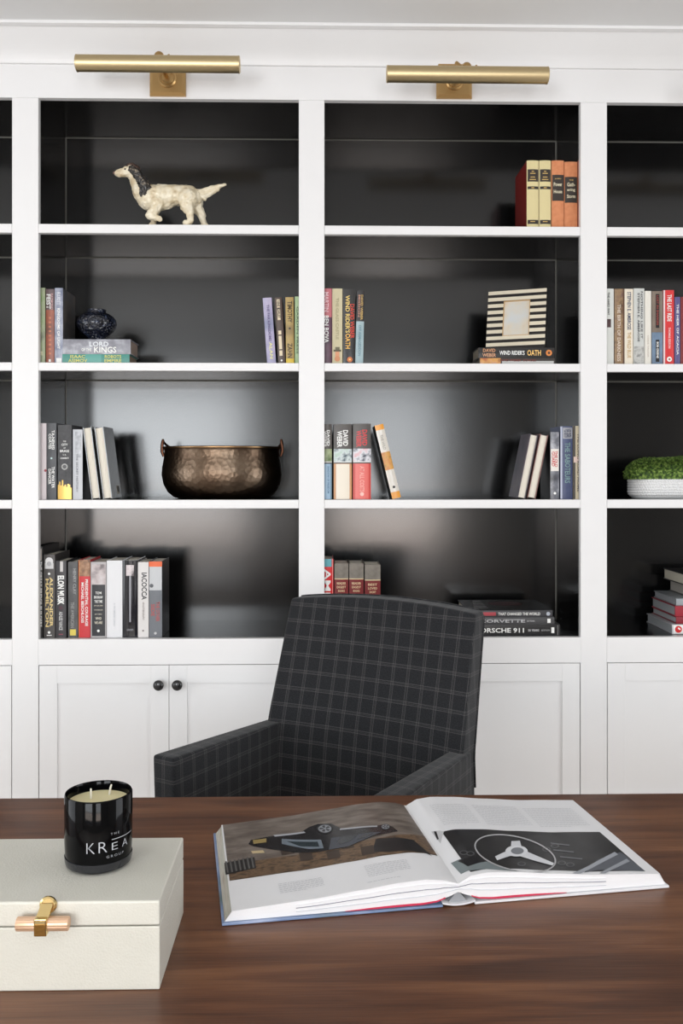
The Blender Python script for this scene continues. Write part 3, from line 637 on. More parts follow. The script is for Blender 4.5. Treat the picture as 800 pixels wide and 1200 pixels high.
band(k, h*.8, h*.94, mottle('pale_face', [(190, 170, 172), (215, 205, 206), (90, 80, 84)], 45, .3), -.55, .5, 1, 'portrait_print'); band(k, h*.2, h*.8, M((150, 150, 156), .3), -.1, .1, 1, 'painted_reflection'); stext(k, 'LEADERS', h*.1, .02, M((140, 140, 146), .5), hgt=.006, mode='h')  # long pale band is a reflection streak painted onto the glossy spine
k = stand(161.4, 174, 658.8, Z4, 'white book with large black vertical title and red jacket edge', G, M((216, 212, 210), .45), sides=M((150, 70, 60), .4), d=.16); h = k['dims'][1]
stext(k, 'IACOCCA', h*.68, h*.36, M((50, 50, 54), .5), x=.2, hgt=.5); stext(k, 'AN AUTOBIOGRAPHY', h*.35, h*.24, M((150, 140, 138), .5), x=.05, hgt=.2); emblem(k, h*.09, .0028, M((120, 110, 110), .5))
k = stand(174.4, 189.8, 658, Z4, 'grey book with orange top strip, last of the bottom row', G, M((104, 108, 114), .4), sides=M((26, 26, 28), .3), d=.16); h = k['dims'][1]
band(k, h*.93, h*.9995, M((226, 100, 50), .4), -1, 1); band(k, h*.62, h*.93, M((192, 194, 196), .4), -.95, .95); stext(k, 'THE OTHER', h*.34, h*.26, M((176, 80, 80), .5), x=.35, hgt=.28); stext(k, 'SIDE', h*.36, h*.16, M((176, 80, 80), .5), x=-.4, hgt=.28); emblem(k, h*.68, .006, M((90, 92, 96), .5), x=-.6); emblem(k, h*.055, .004, M((190, 190, 190), .5))
# --- fourth row, centre bay
G = 'books standing on the bottom shelf, centre bay'
k = stand(376.5, 390.6, 655.2, Z4, 'red book with teal top and large white vertical letters, beside the post', G, M((206, 32, 36), .35), d=.16); h = k['dims'][1]
band(k, h*.9, h*.9995, M((84, 160, 170), .4), -.9, .7); stext(k, 'AMERICA', h*.45, h*.85, WT, x=.0, hgt=.55); band(k, .001, h*.999, M((225, 170, 165), .3), .84, .92, 2)
taupe = mottle('taupe_cloth', [(112, 105, 96), (132, 124, 114)], 70, .6); lbr = M((118, 26, 28), .5)
for a, b_, lb, T_ in [(391.6, 408.2, 'taupe cloth volume with dark red label, left of three', ('READER', 'DIGEST', 'BOOKS')), (409, 426, 'taupe cloth volume with dark red label, middle of three', ('READER', 'DIGEST', 'BOOKS')), (427.2, 445.8, 'taupe cloth volume with dark red label, right of three', ('BEST', 'LOVED', 'SHORT'))]:
    k = stand(a, b_, 660.6 if a < 427 else 662, Z4, lb, G, taupe, d=.16, bulge=.003); h = k['dims'][1]
    z0_, z1_ = h-(697-660)/380, h-(678.5-660)/380
    band(k, z0_, z1_, lbr); band(k, z0_-.003, z0_-.0005, M((225, 205, 160), .4), -1, 1); band(k, z1_+.0005, z1_+.003, M((225, 205, 160), .4), -1, 1)
    for q, t in enumerate(T_): stext(k, t, z1_-.012-.0115*q, .028 if q < 2 else .02, M((230, 200, 160), .4), hgt=.007, mode='h')
# --- car books stack
G = 'black coffee-table books stacked behind the chair'
bk = M((24, 24, 26), .28, coat=.15)
k, z = lie(545, 656, 733, 746.5, Z4, 'black coffee-table book with bold white spine title, lowest in the stack behind the chair', G, bk, d=.30)
h = k['dims'][1]; stext(k, 'PORSCHE 911', .186, .148, WT, hgt=.42, bold=.02); stext(k, '50 YEARS', .082, .034, M((190, 190, 190), .5), hgt=.2); stext(k, 'EDITION', .045, .026, M((150, 150, 150), .5), hgt=.14); band(k, .018, .027, WT, -.5, .5, 2, 'publisher_mark')
band(k, .006, .008, M((120, 120, 120), .5), -.9, .9)
k, z = lie(547, 649.4, 724.3, 732.8, z, 'dark grey coffee-table book in the middle of the stack behind the chair', G, M((66, 66, 68), .3), d=.29)
h = k['dims'][1]; stext(k, 'CORVETTE', .161, .14, M((190, 190, 192), .5), hgt=.45); stext(k, '60 YEARS', .073, .024, M((180, 180, 180), .5), hgt=.22); band(k, .012, .022, WT, -.6, .6, 2, 'publisher_mark')
k, z = lie(549, 647.4, 716, 724.2, z, 'dark book with red and white spine lettering, top of the stack behind the chair', G, M((52, 52, 56), .3), sides=M((24, 24, 26), .25, coat=.2), d=.28)
h = k['dims'][1]; band(k, .176, .222, M((170, 60, 70), .4), -.5, .5); stext(k, 'THAT CHANGED THE WORLD', .104, .130, WT, hgt=.42); emblem(k, .014, .006, M((170, 175, 185), .4))
# cover art on the top book: faint red roundel and pale lines (top cover is its +x side)
w_, h, d_ = k['dims']; bm = NB(); vs = [bm.verts.new((w_/2+.0004, .14+.045*math.sin(a*math.pi/14), .12+.055*math.cos(a*math.pi/14))) for a in range(28)]; bm.faces.new(vs)
obj('cover_art', bm, mottle('roundel_art', [(46, 34, 38), (92, 56, 60)], 40, .35), k, label='dusky red oval printed on the cover')
bm = NB()
bm.free()
for q in range(6): obj('cover_line', BX((w_/2+.0002, .05+.03*q, .19), (w_/2+.0005, .056+.03*q, .235-.004*q)), M((130, 128, 128), .4), k)
# --- right bay: stack seen from its side
G = 'books stacked at the edge of the bottom shelf, right bay'
def bayst(pxl, thick, z, lb, cov, pg, yb=.275, yf=.10, rz=0):
    xl = X(pxl, yb)
    k, z2 = lie(0, 0, 0, 0, z, lb, G, cov, yf=yf, d=(yb-yf)/.82, pages=pg, thick=thick, XX=(xl, xl+.2)); return k, z2
gp = M((172, 176, 180), .8); z = Z4
specs = [(757.5, .029, 'grey-paged book with white and red spine, lowest in the right bay stack', M((190, 190, 194), .4), gp, .05), (764, .022, 'thin book with dark red cover edges, second from bottom in the right bay stack', M((130, 30, 44), .4), gp, .065),
    (763.5, .033, 'grey-paged book with red cover, third from bottom in the right bay stack', M((150, 32, 48), .4), gp, .07), (766, .022, 'grey jacketed book, fourth from bottom in the right bay stack', M((150, 156, 160), .4), gp, .08),
    (784, .040, 'thick book with warm grey page edges, second from top of right bay stack', M((90, 88, 86), .5), M((190, 184, 176), .8), .10), (777, .036, 'cream-paged book with black cover, top of the right bay stack', M((30, 28, 28), .4), M((220, 214, 196), .8), .095)]
for i, (pxl, t, lb, cov, pg, yf) in enumerate(specs):
    k, z = bayst(pxl, t, z, lb, cov, pg, yf=yf)
    if i == 0:
        h = k['dims'][1]; band(k, h-.05, h-.004, WT, -.95, .95); emblem(k, h-.02, .011, M((205, 40, 40), .4), lay=2)

# ------------------------------------------------------------------ vase
m_vase = mottle('navy_glaze', [(8, 12, 24), (16, 24, 44), (60, 78, 108)], 60, .12, coat=.6, lo=.4, hi=.85)
bumpy(m_vase, 130, .006, 1, 'voronoi')
sv = scale_at(.10)
vx = X(113.4, .08)
prof = [(.0001, 0), (.0215, 0), (.022, .003), (.025, .009), (.040, .022), (.052, .033), (.059, .044), (.0612, .055), (.0585, .067), (.051, .077), (.039, .085), (.029, .088), (.0275, .092), (.029, .098), (.0265, .099), (.0245, .094), (.024, .089), (.045, .072), (.054, .055), (.04, .03), (.0001, .012)]
v = obj('vase', lathe(prof, 56, cap=False), m_vase, None, True, loc=(vx, .08, z_vase+.0003))
tag(v, 'round dark blue textured glass vase standing on two flat books', 'vase')

# ------------------------------------------------------------------ striped photo frame
fr = tag(empty('photo_frame', (0, 0, 0)), 'black and cream striped photo frame standing on two flat books', 'picture frame')
FW, FH, FT = .186, .197, .014
psi, beta = R(22), R(13)
base = P(600, 405, .07)
fr.location = (X(603.5, .06), .065, z_frame+.0008)
fr.rotation_euler = (Matrix.Rotation(-psi, 3, 'Z') @ Matrix.Rotation(-beta, 3, 'X')).to_euler()
ow, o0, o1 = .042, .0447, .1630   # opening half-width, bottom, top
bm = NB()
box(bm, (-FW/2, 0, 0), (-ow, FT, FH)); box(bm, (ow, 0, 0), (FW/2, FT, FH)); box(bm, (-ow, 0, 0), (ow, FT, o0)); box(bm, (-ow, 0, o1), (ow, FT, FH))
obj('frame', bm, M((24, 20, 18), .35), fr)
ns = 9; pitch = (FH-.006)/ns
for i in range(ns):
    z0 = .011+i*(FH-.014-.006)/(ns-1)*.985; z1 = z0+.0115; z0 = max(z0, 0)
    bm = NB()
    if z1 > o0+.002 and z0 < o1-.002:
        box(bm, (-FW/2+.001, -.001, z0), (-ow, 0, z1)); b2_ = BX((ow, -.001, z0), (FW/2-.001, 0, z1)); obj('stripe', b2_, M((222, 212, 190), .4), fr)
    else: box(bm, (-FW/2+.001, -.001, z0), (FW/2-.001, 0, z1))
    obj('stripe', bm, M((222, 212, 190), .4), fr)
obj('photo', BX((-ow, .004, o0), (ow, .006, o1)), mottle('pale_photo', [(205, 208, 208), (214, 205, 188), (206, 180, 145)], 14, .3, lo=.35, hi=.75), fr)
bm = NB(); q = .0025
box(bm, (-ow, .001, o0), (-ow+q, .005, o1)); box(bm, (ow-q, .001, o0), (ow, .005, o1)); box(bm, (-ow, .001, o0), (ow, .005, o0+q)); box(bm, (-ow, .001, o1-q), (ow, .005, o1))
obj('inner_edge', bm, M((196, 160, 110), .4), fr)
bm = NB()
for s in (-1,): 
    prism(bm, [(-.02, FT), (.02, FT), (.03, FT), ], .0, .001)
st = BX((-.025, 0, 0), (.025, .003, .15)); 
for v in st.verts:
    v.co = Matrix.Rotation(R(24), 3, 'X') @ v.co + Vector((0, .073, .014))
bm.free(); obj('easel_strut', st, M((30, 28, 26), .6), fr)

# ------------------------------------------------------------------ dog figurine
def blobs_to_mesh(name, parts, voxel, mat, parent, loc, smooth_it=3, disp=None):
    """parts: list of capsule chains [(pt, radius), ...]"""
    bm = NB()
    for ch in parts:
        for (p, r) in ch: sphere(bm, p, r, u=14, v=10)
        for (p, r), (q, s) in zip(ch, ch[1:]):
            p, q = Vector(p), Vector(q); n = max(2, int((q-p).length/(min(r, s)*.35)))
            for i in range(1, n): t = i/n; sphere(bm, p.lerp(q, t), r+(s-r)*t, u=12, v=8)
    me = bpy.data.meshes.new('tmp'); bm.to_mesh(me); bm.free()
    o = bpy.data.objects.new('tmp', me); COL.objects.link(o)
    m = o.modifiers.new('r', 'REMESH'); m.mode = 'VOXEL'; m.voxel_size = voxel
    s = o.modifiers.new('s', 'SMOOTH'); s.factor = .5; s.iterations = smooth_it
    if disp:
        tx = bpy.data.textures.new('fur', 'CLOUDS'); tx.noise_scale = disp[0]; dm = o.modifiers.new('d', 'DISPLACE'); dm.texture = tx; dm.strength = disp[1]; dm.mid_level = .5
    me2 = bpy.data.meshes.new_from_object(o.evaluated_get(bpy.context.evaluated_depsgraph_get()))
    bpy.data.objects.remove(o); me2.name = name; me2.materials.clear(); me2.materials.append(mat)
    for p in me2.polygons: p.use_smooth = True
    ob = bpy.data.objects.new(name, me2); COL.objects.link(ob); ob.parent = parent
    if loc: ob.location = loc
    return ob
YD = .045
dog = tag(empty('dog_figurine', (X(190, YD), YD, Z1)), 'cream and black pointing setter dog figurine on the top shelf', 'figurine')
sd = scale_at(YD)
def dp(px, py, y=0):        # silhouette point -> figurine-local point (real distance)
    p = P(px, py, YD+y); return (p.x-dog.location.x, y, p.z-Z1)
m_dog = mottle('ivory_porcelain', [(196, 176, 142), (222, 208, 178), (232, 222, 198)], 38, .4, coat=.3, lo=.3, hi=.6)
m_dogb = mottle('black_fur_glaze', [(24, 21, 20), (52, 46, 42), (165, 152, 132)], 75, .3, coat=.4, lo=.42, hi=.72)
def ft(px, y): q = dp(px, 260, y); return (q[0], y, .0112)
body = [
 [(dp(138.5, 203), .0118), (dp(143.5, 202.5), .0135), (dp(148.5, 201), .0165), (dp(154, 201.5), .0215), (dp(157, 204), .0205)],
 [(dp(158, 207), .020), (dp(163, 216), .0265), (dp(168, 225), .033), (dp(175, 232), .039)],
 [(dp(175, 231), .037), (dp(188, 230), .0365), (dp(200, 229.5), .0335), (dp(212, 228.5), .031), (dp(221, 229), .031), (dp(226, 232), .028)],
 [(dp(171, 236), .024), (dp(184, 239), .0235), (dp(197, 238), .019)],
 [(dp(186, 238, .014), .022), (dp(181, 248, .016), .0145), (dp(180, 257, .016), .0098), (ft(179.5, .016), .0088), (ft(177, .012), .0092)],
 [(dp(184, 238, -.020), .023), (dp(181, 246, -.027), .0155), (dp(174.5, 252.5, -.029), .0115), (dp(181, 255, -.031), .0088), (dp(187, 256.5, -.031), .0090)],
 [(dp(220, 232, -.018), .031), (dp(218.5, 241, -.020), .021), (dp(222.5, 249, -.021), .0125), (dp(223, 259, -.020), .0098), (ft(221, -.020), .0088), (ft(217, -.021), .0092)],
 [(dp(228, 234, .014), .0275), (dp(230, 243, .017), .020), (dp(236, 251, .018), .0130), (dp(238, 260, .017), .0090), (ft(242, .017), .0088), (ft(238, .017), .0092)],
]
BD = blobs_to_mesh('body', body, .0022, m_dog, dog, None, 4, (.009, .0055))
tail = [[(dp(226, 226), .011), (dp(236, 225), .0095), (dp(248, 221), .0088), (dp(258, 218), .0065), (dp(264, 216.3), .0042)],
        [(dp(230, 229), .008), (dp(238, 231), .0085), (dp(246, 227), .0082), (dp(255, 222), .0058)], [(dp(237, 230), .006), (dp(240, 234), .0045)]]
blobs_to_mesh('tail', tail, .0018, m_dog, dog, None, 2, (.006, .004))
for s_ in (-1, 1):
    y = s_*.016
    y = s_*.021; ear = [[(dp(154, 198, y), .010), (dp(160, 203, y*1.15), .0135), (dp(165, 211, y*1.3), .0150), (dp(169, 219, y*1.45), .0145), (dp(170, 226, y*1.45), .0110)], [(dp(172, 214, y*1.2), .008), (dp(174.5, 221, y*1.4), .0075)], [(dp(166, 222, y*1.5), .008), (dp(165.5, 228, y*1.5), .006)]]
    ear_old = [[(dp(156, 201, y), .007), (dp(162, 206, y*1.15), .0095), (dp(168, 214, y*1.35), .0105), (dp(171, 222, y*1.3), .009), (dp(170, 227, y*1.2), .006)], [(dp(158, 205, y), .009), (dp(166, 218, y*1.25), .009)]]
    blobs_to_mesh('ear', ear, .0018, m_dogb, dog, None, 1, (.005, .009))
cap_ = [[(dp(150.5, 196.5), .0105), (dp(154.5, 196), .0135), (dp(159, 199), .0145)]]
blobs_to_mesh('head_patch', cap_, .0016, mottle('brown_patch', [(44, 34, 31), (96, 74, 64)], 60, .35), dog, None, 1, (.005, .003))
b = NB(); sphere(b, dp(134.2, 202.6), .0056, (1, 1.1, .9)); obj('nose', b, M((110, 84, 76), .3), dog, True)
for s_ in (-1, 1):
    b = NB(); sphere(b, dp(146.5, 198.2, s_*.0150), .0028); obj('eye', b, BKT, dog, True)

# ------------------------------------------------------------------ copper pot
YP = .17
pot = tag(empty('copper_pot', (X(260.3, YP), YP, Z3)), 'hammered antique copper pot with bail handle on the third shelf', 'pot')
m_cop = mottle('aged_copper', [(74, 58, 46), (100, 84, 70), (128, 112, 96)], 9, .33, metal=1, lo=.3, hi=.75)
bumpy(m_cop, 75, .002, .4, 'voronoi')
sp_ = scale_at(YP); r0 = 70.0/sp_; hp = .163
zr = P(260, 523.5, YP-.15).z-Z3
prof = [(.0001, 0), (r0*.72, 0), (r0*.80, .004), (r0*.90, .020), (r0*.97, .045), (r0, .075), (r0*.99, .100), (r0*.965, .125), (r0*.955, zr-.012), (r0*.965, zr-.004), (r0*.975, zr), (r0*.96, zr+.001), (r0*.94, zr-.006), (r0*.94, .12), (r0*.975, .08), (r0*.95, .045), (r0*.8, .014), (.0001, .008)]
OV = .80
def oval(bm):
    for v in bm.verts: v.co.y *= OV
    return bm
obj('bowl', oval(lathe(prof, 96, cap=False)), m_cop, pot, True)
rim = [(r0*.97*math.cos(2*math.pi*i/72), OV*r0*.97*math.sin(2*math.pi*i/72), zr) for i in range(72)]
obj('rim', tube(rim, .0035, 10, closed=True), M((150, 118, 84), .3, 1), pot, True)
mco = M((96, 62, 46), .35, .9)
for s_ in (-1, 1):
    bm = tube([(s_*(r0*.975), 0, zr-.028), (s_*(r0*1.0), 0, zr-.012), (s_*(r0*1.0), 0, zr+.008), (s_*(r0*.985), 0, zr+.022), (s_*(r0*.985), 0, zr+.028)], [.004, .0055, .005, .005, .003], 10)
    obj('handle_lug', bm, mco, pot, True)
# bail folded to the back
arc = []
for i in range(33):
    a = math.pi*i/32; arc.append((-r0*.985*math.cos(a), OV*r0*1.0*math.sin(a), zr+.022-.026*min(1, math.sin(a)*2.2)+.004*math.sin(a)))
obj('bail_handle', tube(arc, .0038, 10), mco, pot, True)

# ------------------------------------------------------------------ moss planter
YM = .12
xl = X(744, YM-.05); PL = .34; cx = xl+PL/2
pl = tag(empty('moss_planter', (cx, YM, Z3)), 'white hobnail ceramic planter filled with green moss on third shelf of right bay', 'planter')
m_pot = M((226, 226, 226), .25, coat=.3)
def stadium(l, w_, n=160, rc=None):
    """rounded rectangle outline"""
    rc = rc or w_*.42; out = []
    hx, hy = l/2-rc, w_/2-rc
    per = [(hx*2), math.pi*rc/2, hy*2, math.pi*rc/2]*2; tot = sum(per)
    for i in range(n):
        t = tot*i/n; k = 0
        while t > per[k]: t -= per[k]; k += 1
        if k == 0: out.append((-hx+t, -hy-rc))
        elif k == 1: a = -math.pi/2+t/rc; out.append((hx+rc*math.cos(a), -hy+rc*math.sin(a)))
        elif k == 2: out.append((hx+rc, -hy+t))
        elif k == 3: a = t/rc; out.append((hx+rc*math.cos(a), hy+rc*math.sin(a)))
        elif k == 4: out.append((hx-t, hy+rc))
        elif k == 5: a = math.pi/2+t/rc; out.append((-hx+rc*math.cos(a), hy+rc*math.sin(a)))
        elif k == 6: out.append((-hx-rc, hy-t))
        else: a = math.pi+t/rc; out.append((-hx+rc*math.cos(a), -hy+rc*math.sin(a)))
    return out
PH = .070; PW = .12; NN = 480
base_o = stadium(1, 1, NN)
def ring(bm, l, w_, z, disp=None):
    o = stadium(l, w_, NN, min(l, w_)*.42); vs = []
    for i, (x, y) in enumerate(o):
        d = 0
        if disp: d = disp(i, z)
        n = Vector((x-math.copysign(max(0, abs(x)-0), 0), y, 0))
        q = Vector((x, y, 0)); 
        a = Vector(o[(i+1) % NN])-Vector(o[i-1]); nn = Vector((a.y, -a.x, 0)).normalized()
        q += nn*d; vs.append(bm.verts.new((q.x, q.y, z)))
    return vs
def hob(i, z):
    row = z/.0085; k = int(row); fz = row-k-.5; t = (i/NN*104+(.5*(k % 2))) % 1-.5
    rr = (t*t+fz*fz)*4
    return .0032*max(0, 1-rr)
bm = NB(); rings = []
zs_ = [0, .001, .003]+[.004+i*(.063-.004)/44 for i in range(45)]+[.066, .069, .070]
for z_ in zs_:
    ins = .012*max(0, 1-z_/.022)**2+.0
    rings.append(ring(bm, PL-2*ins, PW-2*ins, z_, hob if .006 < z_ < .063 else None))
for z_, ins in ((.069, .004), (.05, .005)): rings.append(ring(bm, PL-2*ins, PW-2*ins, z_))
for A, B in zip(rings, rings[1:]):
    for i in range(NN): bm.faces.new((A[i], A[(i+1) % NN], B[(i+1) % NN], B[i]))
bm.faces.new(rings[0]); bm.faces.new(rings[-1])
obj('pot', bm, m_pot, pl, True)
m_moss = mottle('moss_green', [(26, 46, 10), (74, 104, 30), (138, 160, 80)], 120, .8, lo=.36, hi=.66)
bm = NB(); rnd = random.Random(3)
mo = stadium(PL+.030, PW+.003, 180, PW*.43)
def mossp(k, i):
    x, y = mo[i % 180]; x *= k; y *= k
    return Vector((x, y, .066+.066*max(0, 1-k**4.5)**.5*(.94+.06*math.sin(x*41+1)*math.cos(y*50))))
KS = [0.02, .2, .4, .55, .68, .78, .86, .92, .96, .985, 1]
rg = [[bm.verts.new(mossp(k, i)-Vector((0, 0, .005))) for i in range(180)] for k in KS]
for A, B in zip(rg, rg[1:]):
    for i in range(180): bm.faces.new((A[i], A[(i+1) % 180], B[(i+1) % 180], B[i]))
for _ in range(11000):
    k = rnd.random()**.42; i = rnd.randrange(180)
    p0 = mossp(k, i); q1 = mossp(min(1, k+.02), i)-mossp(max(0, k-.02), i); q2 = mossp(k, i+2)-mossp(k, i-2)
    nn = q1.cross(q2); nn = nn.normalized() if nn.length > 1e-9 else Vector((0, 0, 1))
    if nn.z < 0: nn = -nn
    dr = (nn+Vector((rnd.gauss(0, .5), rnd.gauss(0, .5), rnd.gauss(0, .35)))).normalized()
    s = dr.orthogonal().normalized(); s = Matrix.Rotation(rnd.uniform(0, 6.28), 3, dr) @ s
    p = p0-nn*.006; L_ = rnd.uniform(.007, .014); w_ = rnd.uniform(.0008, .0016)
    a = bm.verts.new(p-s*w_); b2 = bm.verts.new(p+s*w_); c = bm.verts.new(p+dr*L_*.7+s*w_*1.2); d_ = bm.verts.new(p+dr*L_); e = bm.verts.new(p+dr*L_*.7-s*w_*1.2)
    bm.faces.new((a, b2, c, d_, e))
o = obj('moss', bm, m_moss, pl)

# ------------------------------------------------------------------ desk
ZDK = .747
desk = tag(empty('desk', (0, -1.6, 0)), 'wide dark walnut desk with horizontal grain in the foreground', 'desk')
yb = PZ(400, 932.3, ZDK).y; yfn = -2.02
def T0(bm, o):
    for v in bm.verts: v.co -= o.location
    return bm
obj('desk_top', T0(BX((-1.15, yfn, ZDK-.038), (1.15, yb, ZDK), .002, 2), desk), m_wood, desk)
obj('apron', T0(BX((-1.05, yfn+.08, ZDK-.12), (1.05, yb-.08, ZDK-.0385)), desk), m_wood, desk)
for sx in (-1, 1):
    for y0 in (yfn+.07, yb-.14): obj('leg', T0(BX((sx*1.08, y0, 0), (sx*1.01, y0+.07, ZDK-.0385)), desk), m_wood, desk)

# ------------------------------------------------------------------ shagreen box
fb = PZ(187, 1160, ZDK)              # front right bottom corner
BXR, BYF = fb.x, fb.y
BH = P(187, 1055.5, BYF).z-ZDK
BYB = PZ(208, 981, ZDK+BH).y
BXL = 2*X(54, BYF)-BXR
m_sh = mottle('ivory_shagreen', [(205, 203, 192), (215, 213, 203)], 6, .38)
bumpy(m_sh, 420, .0007, .35, 'voronoi')
m_shd = mottle('shagreen_top', [(178, 175, 158), (190, 187, 171)], 7, .4); bumpy(m_shd, 420, .0007, .35, 'voronoi')
bx = tag(empty('storage_box', ((BXL+BXR)/2, BYF, ZDK)), 'ivory shagreen storage box with gold clasp at the desk corner under the candle', 'box')
zl = P(187, 1085, BYF).z
obj('base', T0(BX((BXL, BYF, ZDK+.0003), (BXR, BYB, zl-.0006), .0012, 2), bx), m_sh, bx)
obj('lid', T0(BX((BXL, BYF-.0003, zl+.0006), (BXR, BYB, ZDK+BH), .0022, 3), bx), m_sh, bx)
# clasp
kx = X(54.5, BYF)
YC = BYF-.012
cz = P(54, 1084, YC-.004).z
cl = empty('clasp'); cl.parent = bx; cl.location = Vector((kx, BYF, cz))-bx.location; 
bm_ = NB(); n = 36; rr = .0072
# ribbed bar
rings = []
for xx in (-.0285, -.0275, .0275, .0285):
    q = rr*(.93 if abs(xx) > .028 else 1)
    rings.append([bm_.verts.new((xx, -.013+q*(1+.05*(i % 2))*math.cos(2*math.pi*i/n), q*(1+.05*(i % 2))*math.sin(2*math.pi*i/n))) for i in range(n)])
for A, B in zip(rings, rings[1:]):
    for i in range(n): bm_.faces.new((A[i], A[(i+1) % n], B[(i+1) % n], B[i]))
bm_.faces.new(rings[0]); bm_.faces.new(rings[-1])
bpy.data.objects.remove(cl)
hk = obj('clasp', T0(BX((kx-.0075, BYF-.0225, cz-.0098), (kx+.0065, BYF-.0045, cz+.0092), .0012, 2), bx), m_gold, bx, label='gold hinged clasp')
hkc = hk
b1 = obj('ribbed_bar', bm_, M((228, 190, 158), .35, .6), hk, True, loc=Vector((kx, BYF, cz))-bx.location)
bm = NB()
pts = [(-.006, -.0205, .006), (-.0025, -.010, .0165), (.0, -.003, .0205)]
a = [(-.0068, -.0195, .0065), (.006, -.0195, .0065), (.0085, -.0055, .0185), (-.0045, -.0055, .0185)]
th = Vector((0, -.002, -.002))
v = [bm.verts.new(Vector(p)) for p in a]+[bm.verts.new(Vector(p)+th) for p in a]
for q in ((0, 1, 2, 3), (4, 5, 6, 7), (0, 1, 5, 4), (1, 2, 6, 5), (2, 3, 7, 6), (3, 0, 4, 7)): bm.faces.new([v[i] for i in q])
obj('strap', bm, m_gold, hk, loc=Vector((kx, BYF, cz))-bx.location)
obj('hinge_plate', lathe([(.0001, -.0003), (.0095, -.0003), (.0095, -.003), (.008, -.0045), (.0001, -.005)], 28, (.0025, 0, .0155), 'y', cap=False), m_gold, hk, True, loc=Vector((kx, BYF, cz))-bx.location)
obj('clip_face', BX((-.0066, -.0236, -.0085), (.0056, -.0226, .0035)), M((150, 112, 60), .3, 1), hk, loc=Vector((kx, BYF, cz))-bx.location)

# ------------------------------------------------------------------ candle
zt = ZDK+BH+.0004
cc = PZ(115.5, 1010.5, zt)
cn = tag(empty('candle', cc), 'black glass candle jar with white lettering on top of the ivory box', 'candle')
dist = (cc-Vector((0, -D, H))).dot(Vector((sn, cs, 0)))
CRd = .0405; CH = P(115, 927, cc.y).z-zt
m_cg = M((7, 7, 8), .07, spec=.13, name='black_glass')
obj('jar', lathe([(.0001, 0), (CRd-.007, 0), (CRd-.0035, .002), (CRd-.0018, .006), (CRd-.0008, .016), (CRd, .03), (CRd, CH-.002), (CRd-.001, CH), (CRd-.0022, CH), (CRd-.003, CH-.002), (CRd-.0032, .02), (.0001, .019)], 72, cap=False), m_cg, cn, True)
obj('glass_foot', lathe([(CRd-.0055, .0012), (CRd-.0012, .0035), (CRd-.0002, .008), (CRd-.0001, .0125), (CRd-.001, .0128)], 72, cap=False), M((36, 37, 40), .06, spec=.5), cn, True, label='clear grey glass foot')
m_wax = M((226, 216, 172), .45, name='wax'); nodes(m_wax)[3].inputs['Subsurface Weight'].default_value = .2; nodes(m_wax)[3].inputs['Subsurface Radius'].default_value = (.01, .008, .004)
obj('wax', lathe([(.0001, .021), (CRd-.0034, .021), (CRd-.0034, CH-.0115), (CRd-.008, CH-.0125), (.0001, CH-.0125)], 64, cap=False), m_wax, cn, True)
for px, py, tl in ((106.5, 930, 0), (128, 925, .35)):
    p = PZ(px, py+6, zt+CH-.0125)-cc
    obj('wick', tube([p+Vector((0, 0, -.002)), p+Vector((tl*.004, 0, .008)), p+Vector((tl*.008, 0, .0125))], [.0014, .0013, .001], 8), M((235, 230, 215), .6), cn, True)
# lettering wrapped on the glass
def wrap(s, a0, a1, zc, hgt, bold=-.012, name='lettering'):
    bm = textmesh(s, 4, bold)
    bmesh.ops.triangulate(bm, faces=bm.faces[:])
    for v in bm.verts:
        a = R(a0+(a1-a0)*(v.co.x+.5)); rr_ = CRd+.0003
        v.co = Vector((rr_*math.sin(a+az), -rr_*math.cos(a+az), zc+v.co.y*hgt))
    return obj(name, bm, M((172, 175, 180), .4), cn)
vd = Vector((0, -D, 0))-Vector((cc.x, cc.y, 0)); az = math.atan2(vd.x, -vd.y)   # direction of the viewer side
wrap('K', -20, -6, .0335, .0125); wrap('R', 0, 14, .0338, .0125)
wrap('E', 22, 33, .0325, .0085); wrap('A', 42, 55, .0325, .0085)
wrap('T H E', 20, 36, .0475, .0026); wrap('G R O U P', 13, 45, .0215, .0028)
bm = NB(); pr = None
for i in range(20):
    a = R(22+48*i/19)+az; q = [bm.verts.new(((CRd+.0003)*math.sin(a), -(CRd+.0003)*math.cos(a), z_)) for z_ in (.0405, .0413)]
    if pr: bm.faces.new((pr[0], q[0], q[1], pr[1]))
    pr = q
obj('lettering', bm, M((172, 175, 180), .4), cn)

# ------------------------------------------------------------------ open book on the desk
A_ = PZ(260, 1086, ZDK); B_ = PZ(784, 1041, ZDK)
e1 = (B_-A_).normalized(); e2 = Vector((-e1.y, e1.x, 0))
Gp = PZ(537, 1061, ZDK)
Gp = A_+e1*(Gp-A_).dot(e1)
WL = (Gp-A_).length; WR = (B_-Gp).length
PD = .295
ob = tag(empty('open_book', Gp, (0, 0, math.atan2(e1.y, e1.x))), 'large open car photo book lying on the desk', 'book')
def interp(t, pts):
    if t <= pts[0][0]: return pts[0][1]
    for (a, va), (b, vb) in zip(pts, pts[1:]):
        if t <= b:
            k = (t-a)/(b-a); k = k*k*(3-2*k)*.35+k*.65; return va+(vb-va)*k
    return pts[-1][1]
TOPL = [(0, .0285), (.008, .031), (.02, .0345), (.045, .0375), (.08, .0360), (.13, .0305), (.2, .0235), (.31, .0165)]
TOPR = [(0, .0285), (.006, .032), (.018, .0380), (.04, .0405), (.08, .0380), (.13, .0320), (.2, .0250), (.31, .0185)]
BOT = [(0, .0172), (.012, .0125), (.03, .0065), (.05, .0046), (.31, .0042)]
def top(x): return interp(-x, TOPL) if x < 0 else interp(x, TOPR)
def bot(x): return interp(abs(x), BOT)
m_paper = M((228, 228, 230), .45, name='coated_paper'); m_cov = mottle('cover_jacket', [(92, 112, 104), (120, 140, 176), (168, 180, 208)], 9, .35); m_covr = M((225, 225, 228), .35)
